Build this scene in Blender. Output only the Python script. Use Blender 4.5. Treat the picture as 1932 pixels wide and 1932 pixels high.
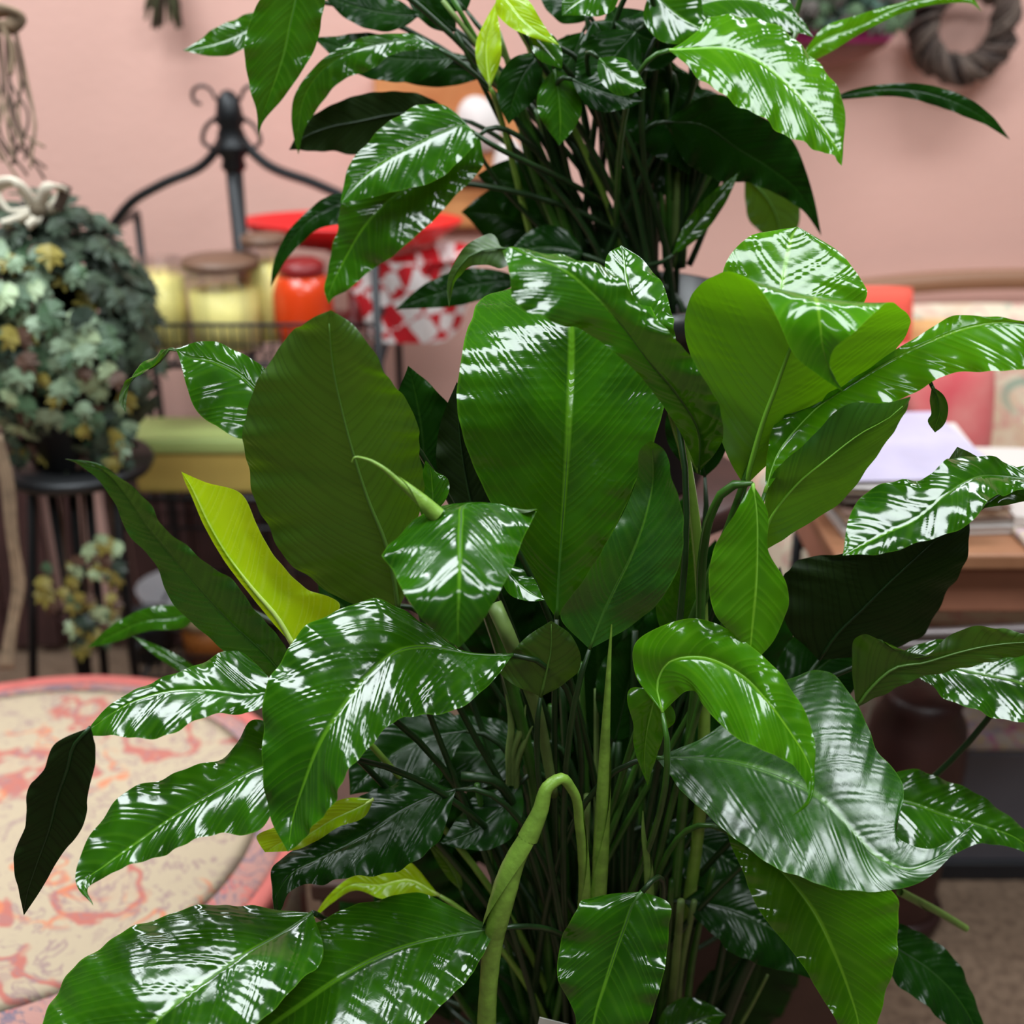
import bpy, math, random
import numpy as np
from mathutils import Vector

# ------------------------------------------------------------------ camera, light, exposure
for o in list(bpy.data.objects):
    bpy.data.objects.remove(o, do_unlink=True)
S = bpy.context.scene
COL = S.collection
RND = random.Random(7)
PITCH = math.radians(23.5)
CZ = 1.5
FOC = 2332.0
cam_d = bpy.data.cameras.new('camera')
cam_d.sensor_width = 36.0
cam_d.lens = 36.0 * FOC / 1932.0
cam_d.clip_start = 0.02
cam_d.dof.use_dof = True
cam_d.dof.focus_distance = 1.08
cam_d.dof.aperture_fstop = 3.2
cam = bpy.data.objects.new('camera', cam_d)
COL.objects.link(cam)
cam.location = (0, 0, CZ)
cam.rotation_euler = (math.pi / 2 - PITCH, 0, 0)
S.camera = cam
S.view_settings.view_transform = 'Standard'
S.view_settings.look = 'None'
S.view_settings.gamma = 1.0
S.view_settings.use_curve_mapping = False
S.view_settings.exposure = 0.0
S.cycles.use_denoising = True
S.cycles.max_bounces = 8
S.cycles.transparent_max_bounces = 16
S.cycles.sample_clamp_indirect = 6.0
W = bpy.data.worlds.new('world')
S.world = W
W.use_nodes = True
W.node_tree.nodes['Background'].inputs[0].default_value = (0.75, 0.87, 1.0, 1)
W.node_tree.nodes['Background'].inputs[1].default_value = 0.1


def lamp(name, loc, sx, sy, power, col=(1, 1, 1), rot=(0, 0, 0)):
    d = bpy.data.lights.new(name, 'AREA')
    d.shape = 'RECTANGLE'
    d.size = sx
    d.size_y = sy
    d.energy = power
    d.color = col
    o = bpy.data.objects.new(name, d)
    COL.objects.link(o)
    o.location = loc
    o.rotation_euler = rot
    return o


COOL = (0.90, 0.97, 1.0)
for (lx, ly, sx, sy, pw) in ((-0.95, 0.95, 1.2, 0.6, 46), (0.75, 0.55, 1.2, 0.6, 42), (-1.1, 1.95, 1.2, 0.25, 24), (1.2, 1.95, 1.2, 0.25, 24),
                             (-0.2, -1.3, 1.2, 0.30, 24)):
    lamp('ceiling_light', (lx, ly, 2.64), sx, sy, pw, COOL)

# ------------------------------------------------------------------ projection helpers
cp, sp_ = math.cos(PITCH), math.sin(PITCH)


def ray(px, py):
    a = (px - 966.0) / FOC
    b = -(py - 966.0) / FOC
    return Vector((a, cp + sp_ * b, -sp_ + cp * b))


def aty(px, py, Y):
    r = ray(px, py)
    t = Y / r.y
    return Vector((r.x * t, Y, CZ + r.z * t))


def atz(px, py, z):
    r = ray(px, py)
    t = (z - CZ) / r.z
    return Vector((r.x * t, r.y * t, z))


# ------------------------------------------------------------------ object helpers
def lin(r, g, b):
    f = lambda c: (c / 255 / 12.92) if c / 255 <= 0.04045 else ((c / 255 + 0.055) / 1.055) ** 2.4
    return (f(r), f(g), f(b), 1.0)


def tag(o, label=None, cat=None, group=None, kind=None):
    if label:
        o['label'] = label
    if cat:
        o['category'] = cat
    if group:
        o['group'] = group
    if kind:
        o['kind'] = kind
    return o


def empty(name, loc, label, cat, group=None):
    o = bpy.data.objects.new(name, None)
    COL.objects.link(o)
    o.location = loc
    o.empty_display_size = 0.05
    bpy.context.view_layer.update()
    return tag(o, label, cat, group)


def link_mesh(name, me, mat, parent=None, smooth=True):
    o = bpy.data.objects.new(name, me)
    COL.objects.link(o)
    if mat is not None:
        me.materials.append(mat)
    if parent is not None:
        o.parent = parent
        m = Vector((0, 0, 0))
        p = parent
        while p is not None:
            m += p.location
            p = p.parent
        if m.length > 0 and not parent.get('_kp'):
            me.transform(__import__('mathutils').Matrix.Translation(-m))
    if smooth:
        me.polygons.foreach_set('use_smooth', [True] * len(me.polygons))
    return o


class MB:
    def __init__(self):
        self.v = []
        self.f = []

    def box(self, c, s, rz=0.0, rx=0.0, ry=0.0):
        from mathutils import Euler
        R = Euler((rx, ry, rz)).to_matrix()
        n = len(self.v)
        for dx in (-.5, .5):
            for dy in (-.5, .5):
                for dz in (-.5, .5):
                    self.v.append(Vector(c) + R @ Vector((dx * s[0], dy * s[1], dz * s[2])))
        for q in ((0, 1, 3, 2), (4, 6, 7, 5), (0, 4, 5, 1), (2, 3, 7, 6), (0, 2, 6, 4), (1, 5, 7, 3)):
            self.f.append([n + i for i in q])
        return self

    def tube(self, pts, r, seg=8, closed=False):
        pts = [Vector(p) for p in pts]
        k = len(pts)
        rr = r if isinstance(r, (list, tuple)) else [r] * k
        n0 = len(self.v)
        ref = Vector((0.31, 0.22, 0.92)).normalized()
        prev = None
        for i, p in enumerate(pts):
            a = pts[(i - 1) % k] if (closed or i > 0) else p
            b = pts[(i + 1) % k] if (closed or i < k - 1) else p
            t = (b - a)
            if t.length < 1e-9:
                t = Vector((0, 0, 1))
            t.normalize()
            if prev is None:
                u = t.cross(ref)
                if u.length < 1e-3:
                    u = t.cross(Vector((1, 0, 0)))
            else:
                u = prev - t * prev.dot(t)
            u.normalize()
            prev = u
            w = t.cross(u)
            for j in range(seg):
                an = 2 * math.pi * j / seg
                self.v.append(p + (u * math.cos(an) + w * math.sin(an)) * rr[i])
        m = k if closed else k - 1
        for i in range(m):
            for j in range(seg):
                a = n0 + i * seg + j
                b = n0 + i * seg + (j + 1) % seg
                c = n0 + ((i + 1) % k) * seg + (j + 1) % seg
                d = n0 + ((i + 1) % k) * seg + j
                self.f.append([a, b, c, d])
        if not closed:
            self.f.append([n0 + j for j in range(seg)][::-1])
            self.f.append([n0 + (k - 1) * seg + j for j in range(seg)])
        return self

    def lathe(self, c, prof, seg=32, sx=1.0, sy=1.0):
        n0 = len(self.v)
        k = len(prof)
        for (r, z) in prof:
            for j in range(seg):
                an = 2 * math.pi * j / seg
                self.v.append(Vector((c[0] + r * sx * math.cos(an), c[1] + r * sy * math.sin(an), c[2] + z)))
        for i in range(k - 1):
            for j in range(seg):
                a = n0 + i * seg + j
                b = n0 + i * seg + (j + 1) % seg
                self.f.append([a, b, b + seg, a + seg])
        if prof[0][0] > 1e-4:
            self.f.append([n0 + j for j in range(seg)][::-1])
        if prof[-1][0] > 1e-4:
            self.f.append([n0 + (k - 1) * seg + j for j in range(seg)])
        return self

    def build(self, name, mat, parent=None, smooth=True, bevel=0.0, sub=0, kind=None):
        me = bpy.data.meshes.new(name)
        me.from_pydata([tuple(v) for v in self.v], [], self.f)
        me.update()
        o = link_mesh(name, me, mat, parent, smooth)
        if bevel:
            b = o.modifiers.new('bevel', 'BEVEL')
            b.width = bevel
            b.segments = 3
            b.limit_method = 'ANGLE'
        if sub:
            s = o.modifiers.new('sub', 'SUBSURF')
            s.levels = s.render_levels = sub
        if kind:
            o['kind'] = kind
        return o


# ------------------------------------------------------------------ materials
def new_mat(name):
    m = bpy.data.materials.new(name)
    m.use_nodes = True
    nt = m.node_tree
    nt.nodes.clear()
    out = nt.nodes.new('ShaderNodeOutputMaterial')
    return m, nt, out


def nd(nt, typ, **kw):
    n = nt.nodes.new(typ)
    for k, v in kw.items():
        setattr(n, k, v)
    return n


def pmat(name, col, rough=0.6, metal=0.0, spec=0.5, noise=0.0, nscale=40, bump=0.0, bscale=200, coat=0.0, col2=None, trans=0.0):
    m, nt, out = new_mat(name)
    b = nd(nt, 'ShaderNodeBsdfPrincipled')
    b.inputs['Base Color'].default_value = col
    b.inputs['Roughness'].default_value = rough
    b.inputs['Metallic'].default_value = metal
    b.inputs['Specular IOR Level'].default_value = spec
    b.inputs['Coat Weight'].default_value = coat
    b.inputs['Transmission Weight'].default_value = trans
    nt.links.new(b.outputs[0], out.inputs[0])
    tc = nd(nt, 'ShaderNodeTexCoord')
    if noise > 0 or col2:
        n = nd(nt, 'ShaderNodeTexNoise')
        n.inputs['Scale'].default_value = nscale
        n.inputs['Detail'].default_value = 5
        nt.links.new(tc.outputs['Object'], n.inputs['Vector'])
        mix = nd(nt, 'ShaderNodeMix', data_type='RGBA')
        c2 = col2 or tuple([c * (1 - noise) for c in col[:3]] + [1])
        mix.inputs[6].default_value = col
        mix.inputs[7].default_value = c2
        r = nd(nt, 'ShaderNodeValToRGB')
        r.color_ramp.elements[0].position = 0.35
        r.color_ramp.elements[1].position = 0.65
        nt.links.new(n.outputs[0], r.inputs[0])
        nt.links.new(r.outputs[0], mix.inputs[0])
        nt.links.new(mix.outputs[2], b.inputs['Base Color'])
    if bump > 0:
        n = nd(nt, 'ShaderNodeTexNoise')
        n.inputs['Scale'].default_value = bscale
        n.inputs['Detail'].default_value = 4
        nt.links.new(tc.outputs['Object'], n.inputs['Vector'])
        bp = nd(nt, 'ShaderNodeBump')
        bp.inputs['Strength'].default_value = bump
        bp.inputs['Distance'].default_value = 0.01
        nt.links.new(n.outputs[0], bp.inputs['Height'])
        nt.links.new(bp.outputs[0], b.inputs['Normal'])
    return m


def leaf_mat(name, top, top2, under, under2, rib, rough=0.135, transl=0.25, tcol=(0.2, 0.45, 0.02, 1), urough=0.5, spec=0.65):
    m, nt, out = new_mat(name)
    L = nt.links.new
    uv = nd(nt, 'ShaderNodeUVMap', uv_map='phase')
    uv2 = nd(nt, 'ShaderNodeUVMap', uv_map='along')
    s1 = nd(nt, 'ShaderNodeSeparateXYZ')
    s2 = nd(nt, 'ShaderNodeSeparateXYZ')
    L(uv.outputs[0], s1.inputs[0])
    L(uv2.outputs[0], s2.inputs[0])
    tc = nd(nt, 'ShaderNodeTexCoord')

    def M(op, a, b=None, c=None):
        n = nd(nt, 'ShaderNodeMath', operation=op)
        for i, x in enumerate((a, b, c)):
            if x is None:
                continue
            if isinstance(x, (int, float)):
                n.inputs[i].default_value = x
            else:
                L(x, n.inputs[i])
        return n.outputs[0]

    def MR(a, x0, x1, y0, y1):
        n = nd(nt, 'ShaderNodeMapRange')
        L(a, n.inputs[0])
        for i, q in enumerate((x0, x1, y0, y1)):
            n.inputs[i + 1].default_value = q
        return n.outputs[0]

    def MIX(f, a, b):
        n = nd(nt, 'ShaderNodeMix', data_type='RGBA')
        L(f, n.inputs[0]) if not isinstance(f, (int, float)) else setattr(n.inputs[0], 'default_value', f)
        for i, q in ((6, a), (7, b)):
            if isinstance(q, tuple):
                n.inputs[i].default_value = q
            else:
                L(q, n.inputs[i])
        return n.outputs[2]
    av = M('ABSOLUTE', s1.outputs[1])
    ns = nd(nt, 'ShaderNodeTexNoise')
    ns.inputs['Scale'].default_value = 22
    ns.inputs['Detail'].default_value = 4
    L(tc.outputs['Object'], ns.inputs['Vector'])
    blot = MR(ns.outputs[0], 0.35, 0.65, 0, 1)
    vein = M('SINE', M('MULTIPLY', s1.outputs[0], 2 * math.pi))
    veinmask = MR(vein, 0.55, 1.0, 0.0, 0.8)
    fine = M('SINE', M('MULTIPLY', s1.outputs[0], 6 * math.pi))
    ribm = MR(av, 0.018, 0.045, 1.0, 0.0)
    edge = MR(av, 0.975, 1.0, 0.0, 0.5)
    ctop = MIX(blot, top, top2)
    ctop = MIX(M('MULTIPLY', veinmask, 0.16), ctop, rib)
    ctop = MIX(M('MULTIPLY', ribm, 0.8), ctop, rib)
    ctop = MIX(edge, ctop, rib)
    cun = MIX(blot, under, under2)
    cun = MIX(M('MULTIPLY', veinmask, 0.75), cun, (under2[0] * .5, under2[1] * .5, under2[2] * .5, 1))
    geo = nd(nt, 'ShaderNodeNewGeometry')
    col = MIX(geo.outputs['Backfacing'], ctop, cun)
    pb = nd(nt, 'ShaderNodeBsdfPrincipled')
    L(col, pb.inputs['Base Color'])
    n2 = nd(nt, 'ShaderNodeTexNoise')
    n2.inputs['Scale'].default_value = 90
    n2.inputs['Detail'].default_value = 3
    L(tc.outputs['Object'], n2.inputs['Vector'])
    rr = MR(n2.outputs[0], 0.3, 0.7, rough * 0.75, rough * 1.35)
    rmix = M('ADD', M('MULTIPLY', rr, M('SUBTRACT', 1.0, geo.outputs['Backfacing'])), M('MULTIPLY', geo.outputs['Backfacing'], urough))
    L(rmix, pb.inputs['Roughness'])
    pb.inputs['Specular IOR Level'].default_value = spec
    h = M('MULTIPLY', vein, 0.14)
    h = M('ADD', h, M('MULTIPLY', n2.outputs[0], 0.30))
    bp = nd(nt, 'ShaderNodeBump')
    bp.inputs['Strength'].default_value = 0.55
    bp.inputs['Distance'].default_value = 0.0010
    L(h, bp.inputs['Height'])
    L(bp.outputs[0], pb.inputs['Normal'])
    tr = nd(nt, 'ShaderNodeBsdfTranslucent')
    tr.inputs[0].default_value = tcol
    L(bp.outputs[0], tr.inputs['Normal'])
    mx = nd(nt, 'ShaderNodeMixShader')
    mx.inputs[0].default_value = transl
    L(pb.outputs[0], mx.inputs[1])
    L(tr.outputs[0], mx.inputs[2])
    L(mx.outputs[0], out.inputs[0])
    return m


LM = {
    'n': leaf_mat('leaf_green', (0.009, 0.052, 0.002, 1), (0.020, 0.098, 0.002, 1), (0.035, 0.085, 0.010, 1), (0.024, 0.060, 0.006, 1), (0.09, 0.24, 0.010, 1), transl=0.14, tcol=(0.13, 0.34, 0.004, 1)),
    's': leaf_mat('leaf_satin', (0.008, 0.046, 0.004, 1), (0.016, 0.085, 0.004, 1), (0.035, 0.085, 0.010, 1), (0.024, 0.060, 0.006, 1), (0.07, 0.20, 0.012, 1), transl=0.12, tcol=(0.12, 0.32, 0.006, 1), rough=0.26),
    'd': leaf_mat('leaf_shade_dark', (0.003, 0.019, 0.002, 1), (0.006, 0.032, 0.002, 1), (0.012, 0.026, 0.005, 1), (0.008, 0.018, 0.003, 1), (0.016, 0.055, 0.005, 1), transl=0.04, tcol=(0.03, 0.10, 0.004, 1), rough=0.22, spec=0.16),  # darkened leaf green, the shade inside the clump put into the colour
    'l': leaf_mat('leaf_light', (0.032, 0.145, 0.002, 1), (0.055, 0.205, 0.003, 1), (0.028, 0.125, 0.002, 1), (0.018, 0.085, 0.002, 1), (0.19, 0.42, 0.022, 1), transl=0.28, tcol=(0.19, 0.50, 0.003, 1)),
    'y': leaf_mat('leaf_lime', (0.26, 0.48, 0.004, 1), (0.36, 0.58, 0.006, 1), (0.30, 0.52, 0.008, 1), (0.22, 0.42, 0.006, 1), (0.60, 0.78, 0.16, 1), transl=0.35, tcol=(0.62, 0.85, 0.008, 1), rough=0.22),
    'o': leaf_mat('leaf_olive', (0.03, 0.09, 0.003, 1), (0.045, 0.11, 0.004, 1), (0.034, 0.088, 0.005, 1), (0.022, 0.062, 0.003, 1), (0.12, 0.24, 0.02, 1), transl=0.18, tcol=(0.13, 0.30, 0.004, 1), urough=0.36),
}
STALK = pmat('stalk_green', (0.04, 0.13, 0.012, 1), 0.35, noise=0.5, nscale=30)
STALK_D = pmat('stalk_shade_dark', (0.010, 0.038, 0.006, 1), 0.4, noise=0.5, nscale=30)  # stalk green darkened to carry the shade between the stems
STALK_Y = pmat('stalk_lime', (0.22, 0.38, 0.05, 1), 0.38, noise=0.3, nscale=40)
RIBM = {'s': STALK, 'n': STALK, 'd': STALK_D, 'l': pmat('rib_light', (0.16, 0.38, 0.03, 1), 0.4), 'y': pmat('rib_lime', (0.58, 0.76, 0.18, 1), 0.4), 'o': pmat('rib_olive', (0.07, 0.16, 0.02, 1), 0.4)}


# ------------------------------------------------------------------ leaves
def interp(par, pts, t):
    """finite-difference cubic through pts (n,3) at non-uniform par, sampled at t"""
    n = len(par)
    m = np.zeros_like(pts)
    for i in range(n):
        if i == 0:
            m[i] = (pts[1] - pts[0]) / (par[1] - par[0])
        elif i == n - 1:
            m[i] = (pts[-1] - pts[-2]) / (par[-1] - par[-2])
        else:
            a = (pts[i] - pts[i - 1]) / (par[i] - par[i - 1])
            b = (pts[i + 1] - pts[i]) / (par[i + 1] - par[i])
            ha = par[i] - par[i - 1]
            hb = par[i + 1] - par[i]
            m[i] = (a * hb + b * ha) / (ha + hb)
    idx = np.clip(np.searchsorted(par, t, side='right') - 1, 0, n - 2)
    h = (par[idx + 1] - par[idx])
    s = ((t - par[idx]) / h)[:, None]
    h = h[:, None]
    p0, p1, m0, m1 = pts[idx], pts[idx + 1], m[idx], m[idx + 1]
    return ((2 * s ** 3 - 3 * s ** 2 + 1) * p0 + (s ** 3 - 2 * s ** 2 + s) * h * m0
            + (-2 * s ** 3 + 3 * s ** 2) * p1 + (s ** 3 - s ** 2) * h * m1)


def hermite(p0, t0, p1, t1, n=14):
    out = []
    for i in range(n):
        s = i / (n - 1)
        out.append((2 * s ** 3 - 3 * s ** 2 + 1) * p0 + (s ** 3 - 2 * s ** 2 + s) * t0 + (-2 * s ** 3 + 3 * s ** 2) * p1 + (s ** 3 - s ** 2) * t1)
    return out


LEAFN = [0]


def leaf(pl, mk, Y, g, t, st, stalk='auto', bulge=0.10, amp=0.0007, wav=0.0028, sp=0.0100, label=None, rr=0.0028, ry=None, ribr=0.0017, skew=0.9, name='leaf'):
    """pl=(root, crown centre, crown radius).  Stations run base to tip, each (Lx,Ly, Mx,My, Rx,Ry[, dY, eL, eR]) or (x,y[,dY])
    for base and tip.  L is the left edge seen from the upper side.  g and t: how Y grows for every 1000 px upwards."""
    LEAFN[0] += 1
    rnd = random.Random(LEAFN[0] * 13 + 5)
    amp *= 0.45
    y0 = st[0][1]
    Ls, Ms, Rs = [], [], []
    for s in st:
        if len(s) <= 3:
            dy = s[2] if len(s) == 3 else 0
            y = Y + g * (y0 - s[1]) / 1000 + dy
            p = aty(s[0], s[1], y)
            Ls.append(p); Ms.append(p); Rs.append(p)
        else:
            dy = s[6] if len(s) > 6 else 0
            eL = s[7] if len(s) > 7 else 0
            eR = s[8] if len(s) > 8 else 0
            y = Y + g * (y0 - s[3]) / 1000 + dy
            Ms.append(aty(s[2], s[3], y))
            Ls.append(aty(s[0], s[1], y + t * (s[3] - s[1]) / 1000 + eL))
            Rs.append(aty(s[4], s[5], y + t * (s[3] - s[5]) / 1000 + eR))
    A = lambda q: np.array([tuple(p) for p in q], dtype=float)
    Ls, Ms, Rs = A(Ls), A(Ms), A(Rs)
    c = (Ls + Ms * 2 + Rs) / 4
    d = np.linalg.norm(np.diff(c, axis=0), axis=1) + 1e-4
    par = np.concatenate([[0], np.cumsum(d)])
    length = par[-1]
    nu = int(max(20, min(150, length / 0.0019)))
    nh = 13
    tt = np.linspace(0, length, nu)
    L3, M3, R3 = interp(par, Ls, tt), interp(par, Ms, tt), interp(par, Rs, tt)
    halves = []
    for E in (L3, R3):
        dist = np.linalg.norm(E - M3, axis=1)
        halves.append(dist)
    vs = np.concatenate([-np.linspace(1, 0, nh + 1), np.linspace(0, 1, nh + 1)[1:]])
    T = np.gradient(M3, axis=0)
    T /= (np.linalg.norm(T, axis=1)[:, None] + 1e-9)
    nv = len(vs)
    P = np.zeros((nu, nv, 3))
    PH = np.zeros((nu, nv))
    for j, v in enumerate(vs):
        E = L3 if v < 0 else R3
        w = halves[0] if v < 0 else halves[1]
        a = abs(v)
        base = M3 + (E - M3) * a
        P[:, j] = base
        PH[:, j] = (tt - skew * 1.35 * w * (a ** 1.2)) / sp
    jph = [rnd.random() * 6.28 for _ in range(4)]
    PH += 0.35 * np.sin(PH * 1.7 + jph[0]) + 0.30 * np.sin(PH * 0.6 + jph[1])
    VW = 0.55 + 0.45 * np.sin(PH * 2.63 + jph[2]) * np.sin(PH * 1.31 + jph[3])
    # normals from the ruled surface (upper side)
    dU = np.gradient(P, axis=0)
    dV = np.gradient(P, axis=1)
    N = np.cross(dV, dU)          # left->right x base->tip points up out of the upper side
    nn = np.linalg.norm(N, axis=2)
    N = N / (nn[:, :, None] + 1e-12)
    # smooth normals a little so folds stay clean
    for _ in range(3):
        N[1:-1] = (N[:-2] + 2 * N[1:-1] + N[2:]) / 4
        N[:, 1:-1] = (N[:, :-2] + 2 * N[:, 1:-1] + N[:, 2:]) / 4
    N /= (np.linalg.norm(N, axis=2)[:, :, None] + 1e-12)
    ph1, ph2, ph3 = rnd.random() * 6.28, rnd.random() * 6.28, rnd.random() * 6.28
    for j, v in enumerate(vs):
        a = abs(v)
        w = halves[0] if v < 0 else halves[1]
        ww = np.minimum(1, w / 0.02)
        phv = PH[:, j] * 2 * math.pi
        cor = -(1 - np.abs(np.sin(phv / 2))) ** 1.5 * 1.6 + 0.25 * np.sin(phv * 0.37 + ph3)
        mask = min(1, a / 0.12) * min(1, (1 - a) / 0.15 + 0.25)
        off = bulge * 4 * a * (1 - a) * w * 0.5
        off = off + amp * cor * mask * ww * VW[:, j] * 1.15
        side = 1 if v < 0 else 1.3
        off = off + wav * (a ** 2.5) * ww * (np.sin(tt / 0.052 * 2 * math.pi * side * 0.8 + (ph1 if v < 0 else ph2)) + 0.5 * np.sin(tt / 0.023 * 6.28 + ph3))
        off = off - 0.0006 * max(0, 1 - a / 0.07)
        P[:, j] += N[:, j] * off[:, None]
    # mesh
    verts = P.reshape(-1, 3)
    ii = (np.arange(nu - 1)[:, None] * nv + np.arange(nv - 1)[None, :]).reshape(-1)
    F = np.stack([ii, ii + 1, ii + 1 + nv, ii + nv], axis=1)
    me = bpy.data.meshes.new('leaf')
    me.vertices.add(len(verts))
    me.vertices.foreach_set('co', verts.astype(np.float32).ravel())
    me.loops.add(len(F) * 4)
    me.loops.foreach_set('vertex_index', F.astype(np.int32).ravel())
    me.polygons.add(len(F))
    me.polygons.foreach_set('loop_start', np.arange(0, len(F) * 4, 4, dtype=np.int32))
    me.update(calc_edges=True)
    ua = np.stack([PH, np.broadcast_to(vs[None, :], PH.shape)], axis=2).reshape(-1, 2)
    ub = np.stack([np.broadcast_to((tt / length)[:, None], PH.shape), np.broadcast_to(vs[None, :] * .5 + .5, PH.shape)], axis=2).reshape(-1, 2)
    for nm, u in (('phase', ua), ('along', ub)):
        l = me.uv_layers.new(name=nm)
        l.data.foreach_set('uv', u[F.ravel()].astype(np.float32).ravel())
    root = pl[0]
    o = link_mesh(name, me, LM[mk], root)
    if label:
        o['label'] = label
    # midrib: a slim tapering cord along the lower side
    k = max(6, nu // 5)
    sel = np.linspace(0, int((nu - 1) * 0.96), k).astype(int)
    mp = [Vector(M3[i] - N[i, nh] * ribr * 0.75) for i in sel]
    rad = [ribr * (1 - 0.85 * q / (k - 1)) for q in range(k)]
    kid(MB().tube(mp, rad, 6), 'midrib', RIBM[mk], o, root)
    # stalk
    if stalk is not None:
        if stalk == 'auto':
            b = Vector(M3[0])
            tdir = Vector(M3[min(4, nu - 1)] - M3[0])
            if tdir.length > 0:
                tdir.normalize()
            an = rnd.random() * 6.28
            q = pl[2] * math.sqrt(rnd.random())
            cr = Vector(pl[1]) + Vector((q * math.cos(an), q * math.sin(an), 0))
            ln = (b - cr).length
            pts = hermite(cr, Vector((0, 0, 1)) * ln * 1.1, b, tdir * ln * 0.55, 16)
        else:
            pts = [Vector(M3[0])] + [aty(*q) for q in stalk]
            pts = pts[::-1]
            pts = smooth_path(pts)
        n = len(pts)
        rads = [rr * (1.5 - 0.6 * i / (n - 1)) for i in range(n)]
        rads[-1] = ribr
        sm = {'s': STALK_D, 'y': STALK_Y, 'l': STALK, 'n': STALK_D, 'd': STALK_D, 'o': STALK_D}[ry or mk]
        kid(MB().tube(pts, rads, 8), 'stalk', sm, o, root)
    return o


def smooth_path(pts, n=6):
    P = np.array([tuple(p) for p in pts])
    d = np.linalg.norm(np.diff(P, axis=0), axis=1) + 1e-5
    par = np.concatenate([[0], np.cumsum(d)])
    return [Vector(q) for q in interp(par, P, np.linspace(0, par[-1], n * len(pts)))]


def kid(mb, name, mat, parent, root):
    me = bpy.data.meshes.new(name)
    off = root.location
    me.from_pydata([tuple(v - off) for v in mb.v], [], mb.f)
    me.update()
    me.materials.append(mat)
    me.polygons.foreach_set('use_smooth', [True] * len(me.polygons))
    o = bpy.data.objects.new(name, me)
    COL.objects.link(o)
    o.parent = parent
    return o


def sl(pl, mk, bx, by, tx, ty, w, Y, g=0.3, t=0.35, bend=0.0, side=1, dip=0.0, asym=0.0, **kw):
    """simple leaf: base and tip pixels, half width px, sideways bend px, side=1 shows the upper face"""
    dx, dy = tx - bx, ty - by
    ln = math.hypot(dx, dy)
    ux, uy = dx / ln, dy / ln
    nx, ny = uy, -ux            # left of travel on the picture (y down)
    st = [(bx, by)]
    for u, pr in ((0.07, .34), (0.2, .74), (0.35, .97), (0.52, 1.0), (0.7, .78), (0.85, .42), (0.95, .13)):
        b = bend * 4 * u * (1 - u)
        mx, my = bx + dx * u + nx * b, by + dy * u + ny * b
        # local direction
        db = bend * 4 * (1 - 2 * u) / ln
        lx, ly = ux + nx * db, uy + ny * db
        q = math.hypot(lx, ly)
        lx, ly = lx / q, ly / q
        px, py = ly * side, -lx * side
        wl = w * pr * (1 + asym)
        wr = w * pr * (1 - asym)
        st.append((mx + px * wl, my + py * wl, mx, my, mx - px * wr, my - py * wr, dip * 4 * u * (1 - u)))
    st.append((tx, ty))
    return leaf(pl, mk, Y, g, t, st, **kw)
# ================================================================== FRONT PEACE LILY
PC = Vector((0.085, 1.03, 0.34))
root1 = empty('peace_lily', (0.085, 1.03, 0.0), 'large glossy peace lily in the foreground, filling the lower half of the view', 'plant', 'peace lilies')
P1 = (root1, PC, 0.07)

# --- big blades, front to back ------------------------------------------------
# upright blade in the middle, upper face to the viewer
leaf(P1, 'n', 1.00, 0.10, 0.0, [(1050, 1168),
    (1018, 1120, 1053, 1105, 1088, 1120, 0, 0, 0), (962, 1020, 1060, 1005, 1145, 1025, 0, -.015, -.015), (903, 900, 1068, 895, 1200, 910, 0, -.03, -.03),
    (865, 790, 1074, 790, 1245, 800, .0, -.035, -.03), (868, 690, 1078, 690, 1262, 690, 0.01, -.03, -.03),
    (888, 605, 1077, 610, 1240, 600, .02, -.01, -.02), (935, 553, 1060, 555, 1160, 545, .045, .01, 0), (1030, 522, .06)],
    amp=0.0012, bulge=0.05, ribr=0.0022, wav=0.0015)
# arching blade over it whose tip hooks down on the left, paler beneath
leaf(P1, 'n', 0.99, 0.05, 0.25, [(1318, 892),
    (1284, 818, 1318, 815, 1363, 832, -.015), (1238, 748, 1272, 738, 1352, 757, -.03), (1182, 684, 1225, 683, 1312, 688, -.04),
    (1112, 632, 1172, 612, 1265, 628, -.045), (1032, 604, 1117, 552, 1190, 556, -.05, -.02, .01), (978, 572, 1062, 507, 1125, 492, -.055, -.02, .02),
    (960, 520, 1000, 482, 1045, 487, -.06, -.01, .02), (957, 492, 968, 466, 990, 470, -.06, 0, .01),
    (930, 447, 938, 470, 955, 505, -.05, .01, 0), (885, 460, 896, 478, 915, 500, -.045), (855, 498, 864, 508, 880, 506, -.04), (843, 540, 849, 545, 858, 536, -.03), (847, 582, -.03)],
    amp=0.0010, bulge=0.08, stalk=[(1290, 800, 1.0), (1272, 775, 1.01), (1290, 850, 1.02), (1308, 960, 1.02), (1322, 1100, 1.02), (1327, 1220, 1.01), (1328, 1400, 1.0), (1300, 1700, 1.02), (1240, 1990, 1.03)],
    ry='y', rr=0.0050)
# short round-tipped blade just behind the arch
leaf(P1, 'n', 1.02, 0.35, 0.1, [(1262, 740), (1180, 645, 1225, 650, 1275, 645), (1148, 570, 1195, 575, 1268, 598, 0, -.01, -.02), (1140, 510, 1180, 515, 1246, 532, 0, 0, -.01),
    (1150, 477, 1176, 483, 1213, 488), (1172, 463)], amp=0.0012)
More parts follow.
